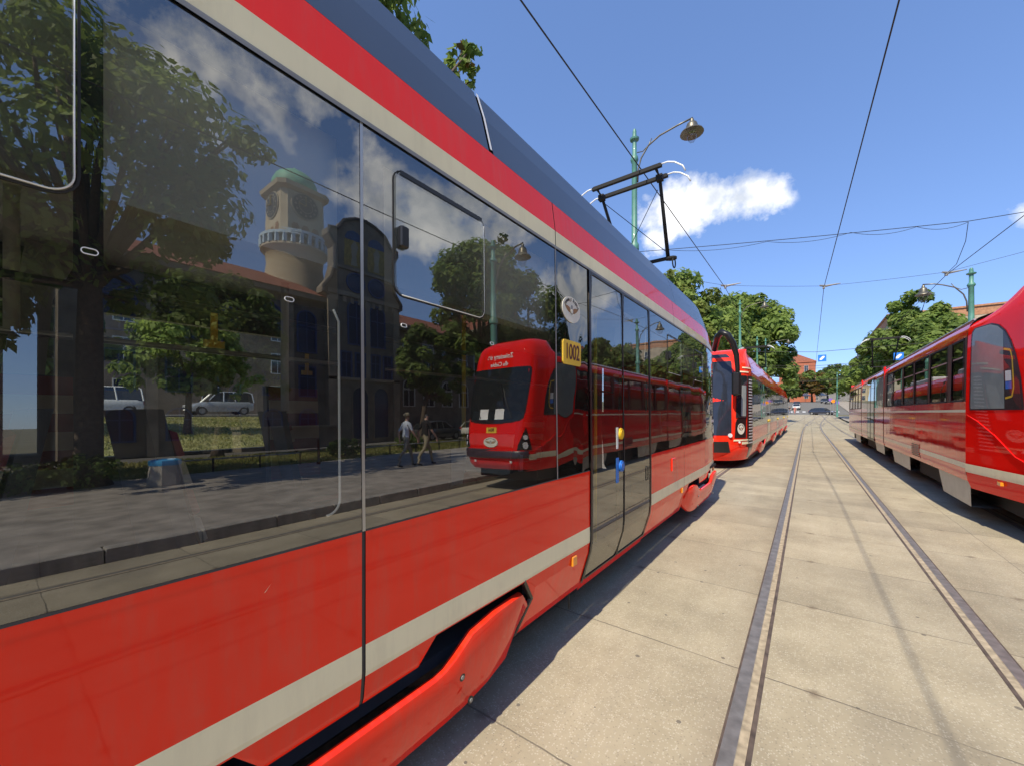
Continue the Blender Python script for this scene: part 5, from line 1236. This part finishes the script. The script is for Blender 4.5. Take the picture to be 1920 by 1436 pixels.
def block(label, x0, x1, y0, y1, z0, H, m_, face, floors, bays, roofm=None, cat='building', name='apartment_building', fm=WINF, wz=1.9, top=None, gf=None):
    """plain block; face: list of '-y','-x','+x' facades that get windows"""
    root = thing(name, label, cat, ((x0+x1)/2, (y0+y1)/2, z0))
    mb = MB(); mb.box(x0, x1, y0, y1, z0-.5, z0+H); mb.build('wall', [m_], root)
    mb = MB(); mb.box(x0-.3, x1+.3, y0-.3, y1+.3, z0+H, z0+H+.35); mb.build('cornice', [m_ if not top else top], root)
    if top:
        mb = MB(); mb.box(x0-.05, x1+.05, y0-.05, y1+.05, z0+H-1.6, z0+H-.02); mb.build('parapet_band', [top], root)
    if roofm:
        mb = MB(); cx = (x0+x1)/2; mb.loft([[(x0-.3, y0-.3, z0+H+.36), (x1+.3, y0-.3, z0+H+.36), (x1+.3, y1+.3, z0+H+.36), (x0-.3, y1+.3, z0+H+.36)], [(cx-.2, y0+2, z0+H+4), (cx+.2, y0+2, z0+H+4), (cx+.2, y1-2, z0+H+4), (cx-.2, y1-2, z0+H+4)]], True, True); mb.build('roof', [roofm], root)
    fh = (H-(1.8 if top else .6))/floors
    for f_ in face:
        if f_ == '-y': T = lambda u, z, o=0: (u, y0-o, z); a, e = x0, x1
        elif f_ == '-x': T = lambda u, z, o=0: (x0-o, u, z); a, e = y0, y1
        else: T = lambda u, z, o=0: (x1+o, u, z); a, e = y0, y1
        nb = max(1, int(bays if bays < 1.5 else (e-a)/bays)); st = (e-a)/nb
        for i in range(nb):
            for k in range(floors):
                hh = fh*.58
                window(root, T, a+st*(i+.5), z0 + k*fh + fh*.27, min(1.3, st*.45), hh, fm, PANE)
    return root
block('sandstone corner house with red brick parapet, behind the right street trees', 14, 50, 116, 150, gz(116), 20.5, SAND, ('-y', '-x'), 4, 4.2, top=BRICKTOP)
block('soot grey terrace house with dark eaves, second along the right of the hill road', 13.5, 28, 152, 176, gz(150), 18, GREYWALL, ('-y', '-x'), 4, 4, ROOFT)
block('pale plastered house farther up the right of the hill road', 13.5, 28, 178, 205, gz(180), 15, STUCCO, ('-y', '-x'), 3, 4.5, ROOFT)
block('orange red house with tall gable roof behind the hill trees', -10, 3, 214, 228, gz(214), 17, ORANGEW, ('-y', '+x'), 3, 4.6, ROOFT)
block('whitish house on the left of the hill road', -26, -12.5, 130, 160, gz(130), 11, STUCCO, ('-y', '+x'), 3, 4.4, ROOFT)
block('long ochre building across the park on the left', -66, -50, -120, 24, 1.4, 12, SHADEDOCHRE, ('+x',), 3, 6.5, ROOFT)
block('grey building across the park, right of the ochre one', -66, -50, 25, 70, 1.4, 14, SHADEDOCHRE, ('+x',), 4, 4.5, ROOFT)
block('pale tenement with white arched windows mirrored between the trees', 26, 40, 36, 62, 0, 12, STUCCO, ('-x', '-y'), 3, 3.8, ROOFT)
block('dark brick house behind the first mirrored trees', 26, 38, -26, .5, 0, 12, STONE, ('-x',), 3, 4, ROOFT)
block('low pale row of houses closing the view at the hill top, left half', -24, 1, 300, 312, gz(300), 9, STUCCO2, ('-y',), 2, 5, ROOFT)
block('low grey row of houses closing the view at the hill top, right half', 2, 34, 304, 316, gz(304), 8, GREYWALL, ('-y',), 2, 5, ROOFT)
# awnings and parasols at the top of the road
def parasol(x, y, z, lab):
    r_ = thing('parasol', lab, 'parasol', (x, y, z), 'white parasols at the hill top'); m = MB(); m.lathe((x, y, 0), [(2.3, z+2.5), (2.25, z+2.6), (.1, z+3.6), (0, z+3.62)], 8); m.build('canopy', [WHITE], r_); m = MB(); m.tube([(x, y, z), (x, y, z+2.6)], .05, 6); m.build('pole', [GREYMETAL], r_)
parasol(-.5, 206, gz(206), 'left one of the two white parasols at the hill top'); parasol(4.6, 206, gz(206), 'right one of the two white parasols at the hill top')
mb = MB(); mb.prism([(111.5, gz(112)+4.3), (111.5, gz(112)+3.9), (115.9, gz(112)+4.6), (115.9, gz(112)+5.1)], 'x', 8.6, 13.2); tag(mb.build('shop_awning', [mat('yellow awning', (.62, .55, .05), .6)], origin=(11, 114, gz(112))), 'yellow shop awning beside the far end of the older tram', 'awning')
for x, y, z, m_, lab in ((4.15, 100, 3.9, ORANGE, 'round orange sign at the crossing pole'), (4.75, 100, 3.6, mat('violet sign', (.25, .16, .55), .5), 'violet and white sign at the crossing pole'), (3.9, 104, 4.2, mat('violet round sign', (.22, .12, .45), .5), 'round violet sign left of the crossing pole')):
    z += gz(y)-1; r_ = thing('traffic_sign', lab, 'sign', (x, y, gz(y)), 'signs at the crossing'); m = MB(); m.disc((x, y, z), (1, 0, 0), (0, 0, 1), .33, .33, 14, .04); m.build('sign_plate', [m_], r_); m = MB(); m.tube([(x, y+.06, gz(y)), (x, y+.06, z)], .05, 6); m.build('post', [GREYMETAL], r_)

# ------------------------------------------------------------------ vehicles
def car(label, loc, rz, paint, L_=4.3, W=1.78, H=1.48, van=False, group=None, cat='car', name='parked_car'):
    root = thing(name, label, cat, (0, 0, 0), group); hw = W/2; x0, x1 = -L_/2, L_/2
    sill, belt = .26, .92 if not van else 1.02
    st = [(x0, .50, .80, .80), (x0+.06, .36, belt-.06, .90), (x0+.4, sill, belt, .97), (-.3, sill, belt, 1), (.7, sill, belt, 1), (x1-.75, sill, belt-.06, .98), (x1-.25, .30, .78, .92), (x1-.04, .36, .66, .80), (x1, .42, .58, .74)]
    mb = MB(); mb.loft([[(x, -hw*k*.94, z0), (x, -hw*k, z0+.12), (x, -hw*k, z1-.14), (x, -hw*k*.93, z1), (x, hw*k*.93, z1), (x, hw*k, z1-.14), (x, hw*k, z0+.12), (x, hw*k*.94, z0)] for x, z0, z1, k in st], True, True)
    body = mb.build('body', [paint], root, True, autosm=40)
    if van: side = [(x0+.05, belt-.05), (x1-1.15, belt-.08), (x1-1.85, H-.10), (x1-2.3, H-.02), (x0+.5, H), (x0+.16, H-.10)]
    else: side = [(x0+.18, belt-.04), (x1-1.05, belt-.08), (x1-1.85, H-.08), (x1-2.3, H), (x0+1.2, H-.02), (x0+.62, H-.16)]
    def cabin(sc_, wb, wt, m_, nm, par=root, z_in=0):
        cx = sum(p[0] for p in side)/6; mb = MB()
        def w_(z): return wb + (wt-wb)*max(0, (z-belt))/(H-belt)
        P_ = [(cx+(x-cx)*sc_, z if z < belt else z-z_in) for x, z in side]
        mb.loft([[(x, -w_(z)*hw, z) for x, z in P_], [(x, w_(z)*hw, z) for x, z in P_]], True, True); return mb.build(nm, [m_], par, fixn=True)
    cabin(1., .90, .72, CARGLASS, 'window_glass')
    def wz(z): return hw*(.90 + (.72-.90)*max(0, (z-belt))/(H-belt))
    mb = MB(); top = side[2:]
    mb.loft([[(x, -wz(z)-.012, z-.05), (x, -wz(z)-.012, z+.012), (x, 0, z+.04), (x, wz(z)+.012, z+.012), (x, wz(z)+.012, z-.05)] for x, z in top], False, False); mb.build('roof', [paint], root, True)
    pil = [(side[1], side[2]), (side[0], side[5]), ((-.05, belt), (-.1, H-.03)), ((x0+1.35, belt), (x0+1.45, H-.06))]
    for (a, za), (c, zc) in pil:
        for s in (-1, 1):
            mb = MB(); mb.tube([(a, s*(wz(za)+.004), za), (c, s*(wz(zc)+.004), zc)], .045 if van else .035, 5); mb.build('pillar', [paint], root)
    for x in (x0+.78, x1-.85):
        for s in (-1, 1):
            m = MB(); yy = s*(hw-.02); m.disc((x, yy - s*.20, .31), (1, 0, 0) if s < 0 else (-1, 0, 0), (0, 0, 1), .31, .31, 20, .215); w_ = m.build('wheel', [TYRE], root)
            m = MB(); m.disc((x, yy+s*.017, .31), (1, 0, 0) if s < 0 else (-1, 0, 0), (0, 0, 1), .20, .20, 14, .012); m.build('rim', [GREYMETAL], w_)
            m = MB(); m.disc((x, yy - s*.22, .36), (1, 0, 0) if s < 0 else (-1, 0, 0), (0, 0, 1), .37, .37, 18, .216); m.build('wheel_arch', [BLACKMAT], root)
    for s in (-1, 1):
        m = MB(); m.bbox(x1-.28, x1-.06, s*hw*.62-.17, s*hw*.62+.17, .60, .74, .03); m.build('headlight', [LENS], root)
        m = MB(); m.bbox(x0-.01, x0+.12, s*hw*.72-.12, s*hw*.72+.12, .72, .95, .02); m.build('tail_light', [mat('tail lamp', (.4, .01, .01), .2) if False else SEATRED], root)
        m = MB(); m.bbox(x1-1.25, x1-1.08, s*(hw+.02)-.07, s*(hw+.02)+.07, belt-.02, belt+.12, .02); m.build('wing_mirror', [BLACK], root)
    m = MB(); m.box(x1-.03, x1+.012, -.5, .5, .40, .52); m.build('grille', [BLACK], root)
    m = MB(); m.box(x1+.012, x1+.02, -.24, .24, .34, .43); m.build('number_plate', [WHITE], root)
    root.location = loc; root.rotation_euler = (0, 0, rz)
    return root
SILVER = mat('silver car paint', (.42, .44, .46), .35, metal=.3, coat=1.); NAVY = mat('dark blue car paint', (.025, .03, .05), .3, coat=1.); WCAR = mat('white car paint', (.72, .72, .70), .35, coat=1.); GCAR = mat('dark grey car paint', (.07, .07, .075), .3, coat=1.); CHAR = mat('charcoal car paint', (.03, .032, .036), .3, coat=1.)
car('silver van with roof bars parked above the park lawn', (-37.4, 11.2, 1.475), R(-90), SILVER, 4.4, 1.8, 1.82, True, cat='van', name='parked_van')
car('white van half hidden by the small park tree', (-37.2, 4.4, 1.475), R(-90), WCAR, 4.4, 1.8, 1.9, True, cat='van', name='parked_van')
car('dark blue hatchback turning across the street at the crossing', (2.6, 107, gz(107)), R(-28), NAVY, 4.6, 1.8, 1.5, name='car')
car('white car coming down the left of the hill road', (-2.2, 128, gz(128)), R(-90), WCAR, name='car'); car('dark grey car following the white car on the hill road', (-2.3, 137, gz(137)), R(-90), GCAR, 4.4, 1.85, 1.7, name='car')
car('dark parked car at right of the hill road, lower of the two', (5.4, 158, gz(158)), R(-92), CHAR, 4.5, 1.85, 1.65, name='parked_car'); car('dark parked car at right of the hill road, upper of the two', (4.6, 166, gz(166)), R(-92), NAVY, 4.5, 1.85, 1.6, name='parked_car')
car('white car parked under trees, mirrored beside the sloped nose', (21.5, 27.6, .04), R(90), WCAR, 4.2, 1.75, 1.5); car('dark car parked in front of the tenement, mirrored left of the white car', (21.5, 22.2, .04), R(90), GCAR, 4.2, 1.75, 1.5)

# ------------------------------------------------------------------ people
def person(label, loc, rz, pants, shirt, skin=SKIN, hair=BROWN, height=1.74, stride=.30, armswing=.16, sleeve=.55, group=None, tuck_left=False):
    J = {}; k = height/1.75
    def V(n, x, y, z, r_): J[n] = ((x*k, y*k, z*k), r_*k)
    V('pel', 0, 0, .96, .135); V('waist', 0, .0, 1.10, .125); V('chest', 0, .02, 1.30, .145); V('shl', 0, .02, 1.42, .10); V('neck', 0, .03, 1.50, .055); V('chin', 0, .055, 1.57, .062); V('head', 0, .05, 1.66, .088); V('crownv', 0, .04, 1.73, .060)
    V('nose', 0, .150, 1.635, .014)
    for s, n, f in ((-1, 'L', 1), (1, 'R', -1)):
        a = f*armswing; V('sh'+n, s*.17, .02, 1.41, .066); V('up'+n, s*.215, .01+a*.3, 1.27, .054); V('el'+n, s*.235, -.02+a*.75, 1.12, .043); V('fo'+n, s*.235, .05+a*1.1, .98, .038); V('wr'+n, s*.225, .10+a*1.3, .88, .026); V('pa'+n, s*.222, .115+a*1.35, .81, .028)
        for q, (dx, l) in enumerate(((-.024, .070), (-.008, .082), (.008, .078), (.022, .062))):
            V('f%d%s' % (q, n), s*.222+.0, .115+a*1.35+dx, .765, .0085); V('g%d%s' % (q, n), s*.215, .122+a*1.35+dx, .80-l, .0075)
        V('t0'+n, s*.205, .150+a*1.3, .80, .010); V('t1'+n, s*.20, .165+a*1.3, .765, .008)
        f2 = -f*stride; V('hip'+n, s*.09, .0, .90, .105); V('kn'+n, s*.095, f2*.55+.05, .50, .066); V('ca'+n, s*.095, f2*.8 - (.06 if f2 < 0 else -.01), .32, .058); V('an'+n, s*.095, f2 - (.08 if f2 < 0 else 0), .10 if f2 > 0 else .13, .042); V('hl'+n, s*.095, f2 - (.12 if f2 < 0 else .04), .05 if f2 > 0 else .10, .040); V('to'+n, s*.10, f2 + (.17 if f2 > 0 else .09), .045 if f2 > 0 else .04, .034)
    ed = [('pel', 'waist'), ('waist', 'chest'), ('chest', 'shl'), ('shl', 'neck'), ('neck', 'chin'), ('chin', 'head'), ('head', 'crownv'), ('head', 'nose')]
    for n in 'LR':
        ed += [('shl', 'sh'+n), ('sh'+n, 'up'+n), ('up'+n, 'el'+n), ('el'+n, 'fo'+n), ('fo'+n, 'wr'+n), ('wr'+n, 'pa'+n), ('pa'+n, 't0'+n), ('t0'+n, 't1'+n), ('pel', 'hip'+n), ('hip'+n, 'kn'+n), ('kn'+n, 'ca'+n), ('ca'+n, 'an'+n), ('an'+n, 'hl'+n), ('hl'+n, 'to'+n)]
        for q in range(4): ed += [('pa'+n, 'f%d%s' % (q, n)), ('f%d%s' % (q, n), 'g%d%s' % (q, n))]
    names = list(J); ix = {n: i for i, n in enumerate(names)}
    me = bpy.data.meshes.new('person'); me.from_pydata([J[n][0] for n in names], [(ix[a], ix[c]) for a, c in ed], []); o = bpy.data.objects.new('person', me); COL.objects.link(o)
    md = o.modifiers.new('skin', 'SKIN'); me.skin_vertices if me.skin_vertices else None
    sv = me.skin_vertices[0].data
    for n in names: sv[ix[n]].radius = (J[n][1], J[n][1]); sv[ix[n]].use_root = (n == 'pel')
    sv[ix['chest']].radius = (.165*k, .115*k); sv[ix['waist']].radius = (.14*k, .11*k); sv[ix['pel']].radius = (.155*k, .115*k)
    o.modifiers.new('sub', 'SUBSURF').levels = 1
    dg = bpy.context.evaluated_depsgraph_get(); m2 = bpy.data.meshes.new_from_object(o.evaluated_get(dg)); bpy.data.objects.remove(o); bpy.data.meshes.remove(me)
    mats = [skin, shirt, pants, DARKGREY, hair]
    for m in mats: m2.materials.append(m)
    E_ = [(Vector(J[a][0]), Vector(J[c][0]), a, c) for a, c in ed]
    for p in m2.polygons:
        c = Vector(p.center); best = min(E_, key=lambda e: (c - (e[0] + (e[1]-e[0])*max(0, min(1, (c-e[0]).dot(e[1]-e[0])/max(1e-9, (e[1]-e[0]).length_squared))))).length - .0)
        a, b_ = best[2], best[3]; z = c.z/k
        if a in ('neck', 'chin', 'head') : mi = 4 if (z > 1.665 or (c.y < .02 and z > 1.58)) else 0
        elif a[:2] in ('fo', 'wr', 'pa', 't0') or (len(a) == 3 and a[0] == 'f' and a[1].isdigit()): mi = 0
        elif a[:2] == 'el': mi = 0
        elif a[:2] == 'up': mi = 1 if z > 1.18 else 0
        elif a[:2] in ('an', 'hl'): mi = 3 if z < .12 else 2
        elif a[:2] in ('hi', 'kn', 'ca') or (a == 'pel' and b_.startswith('hip')): mi = 2 if z < .99 else 1
        else: mi = 1 if z > .99 else 2
        p.material_index = mi; p.use_smooth = True
    o = bpy.data.objects.new('person', m2); COL.objects.link(o); o.location = loc; o.rotation_euler = (0, 0, rz)
    m = MB()
    for s in (-1, 1): m.lathe((s*.032*k, .128*k, 1.655*k), [(0, -.008), (.009, 0), (0, .008)], 6)
    e = m.build('eyes', [DARKGREY]); e.parent = o
    return tag(o, label, 'person', group)
PALE_SHIRT = mat('pale blue shirt', (.55, .60, .68), .9); BLACK_SHIRT = mat('black t-shirt', (.015, .015, .017), .9); GREYTR = mat('grey trousers', (.20, .20, .18), .9); KHAKI = mat('khaki trousers', (.30, .26, .17), .9); PINKSH = mat('coral shirt', (.55, .20, .16), .9); BLUET = mat('blue jeans', (.06, .09, .18), .9)
p1 = person('person in pale shirt and cap walking with a black bag', (8.35, 8.72, .12), R(0), GREYTR, PALE_SHIRT, height=1.72, stride=.34)
m = MB(); m.lathe((0, .035, 1.655), [(.112, 0), (.115, .04), (.10, .085), (.06, .115), (0, .125)], 14); m.prism([(-.09, .13), (.09, .13), (.07, .22), (-.07, .22)], 'z', 1.655, 1.667); c_ = m.build('cap', [KHAKI]); c_.parent = p1
m = MB(); m.bbox(.20, .28, -.05, .25, .84, 1.10, .03); m.tube([(.24, .0, 1.10), (.16, .03, 1.45), (.0, .05, 1.50), (-.15, .05, 1.30)], .012, 5); bag = m.build('shoulder_bag', [BLACK]); bag.location = p1.location; tag(bag, 'black shoulder bag carried by the person in the pale shirt', 'bag')
person('person in black t-shirt and khaki trousers walking beside the one with the cap', (8.15, 9.40, .12), R(0), KHAKI, BLACK_SHIRT, height=1.74, stride=.36, hair=DARKGREY)
person('person in dark clothes crossing the street, left of the pair', (-3.2, 110.5, gz(110.5)), R(150), BLUET, BLACK_SHIRT, group='people on the zebra crossing')
person('person in coral shirt crossing the street, right of the pair', (-2.2, 110, gz(110)), R(-160), PINKSH, PINKSH, group='people on the zebra crossing')
person('person in blue jeans on the far right footway', (8.6, 118, gz(118)+.1), R(180), BLUET, PALE_SHIRT)
person('person in white shirt walking along the park street at far left', (-33.5, -3.0, 1.35), R(20), BLUET, WHITE)

# ------------------------------------------------------------------ street furniture opposite the tram
bn = thing('litter_bin', 'octagonal concrete litter bin with a blue bag liner', 'litter bin', (10.2, 2.72, .12))
def octa(r_, z): return [(10.2 + r_*math.cos(R(22.5)+i*math.pi/4), 2.72 + r_*math.sin(R(22.5)+i*math.pi/4), z) for i in range(8)]
mb = MB(); mb.loft([octa(.36, .12), octa(.36, .16), octa(.30, .70), octa(.25, .70), octa(.25, .3)], True, False); mb.build('concrete_shell', [CONC], bn)
mb = MB(); mb.loft([octa(.317, .62), octa(.325, .68), octa(.318, .735), octa(.25, .76), octa(.20, .70), octa(.12, .60)], True, True); mb.build('bag_liner', [mat('blue bag', (.05, .32, .62), .4)], bn)
def rail_fence(y0, y1, x, lab):
    r_ = thing('rail_fence', lab, 'fence', (x, (y0+y1)/2, .1), 'low rail fences along the footway'); m = MB(); m.tube([(x, y0, .52), (x, y1, .52)], .025, 6); m.build('rail', [GREYMETAL], r_)
    y = y0
    while y <= y1+.01:
        m = MB(); m.tube([(x, y, .0), (x, y, .55)], .03, 6); m.build('post', [BLACK], r_); y += (y1-y0)/max(1, round((y1-y0)/1.5))
rail_fence(-2.2, 1.6, 12.36, 'low rail fence left of the litter bin'); rail_fence(3.0, 7.0, 12.36, 'low rail fence between the litter bin and the walkers'); rail_fence(9.5, 30, 12.36, 'long low rail fence behind the walkers')
for y in (7.3, 9.2):
    mb = MB(); mb.lathe((11.6, y, 0), [(.07, .1), (.07, .2), (.045, .25), (.045, .95), (.06, .97), (.06, 1.02), (.03, 1.06), (0, 1.08)], 10); tag(mb.build('bollard', [BLACK], origin=(11.6, y, .12), smooth=True), 'black iron bollard %s' % ('at the end of the rail fence' if y < 8 else 'just behind the walkers'), 'bollard', 'black bollards on the footway')
mb = MB(); mb.box(17.5, 17.8, 22, 33, 0, 1.35); mb.box(17.42, 17.88, 21.9, 33.1, 1.35, 1.45); tag(mb.build('garden_wall', [STUCCO], origin=(17.6, 27, .1)), 'low pale garden wall behind the lawn, mirrored near the walkers', 'wall')
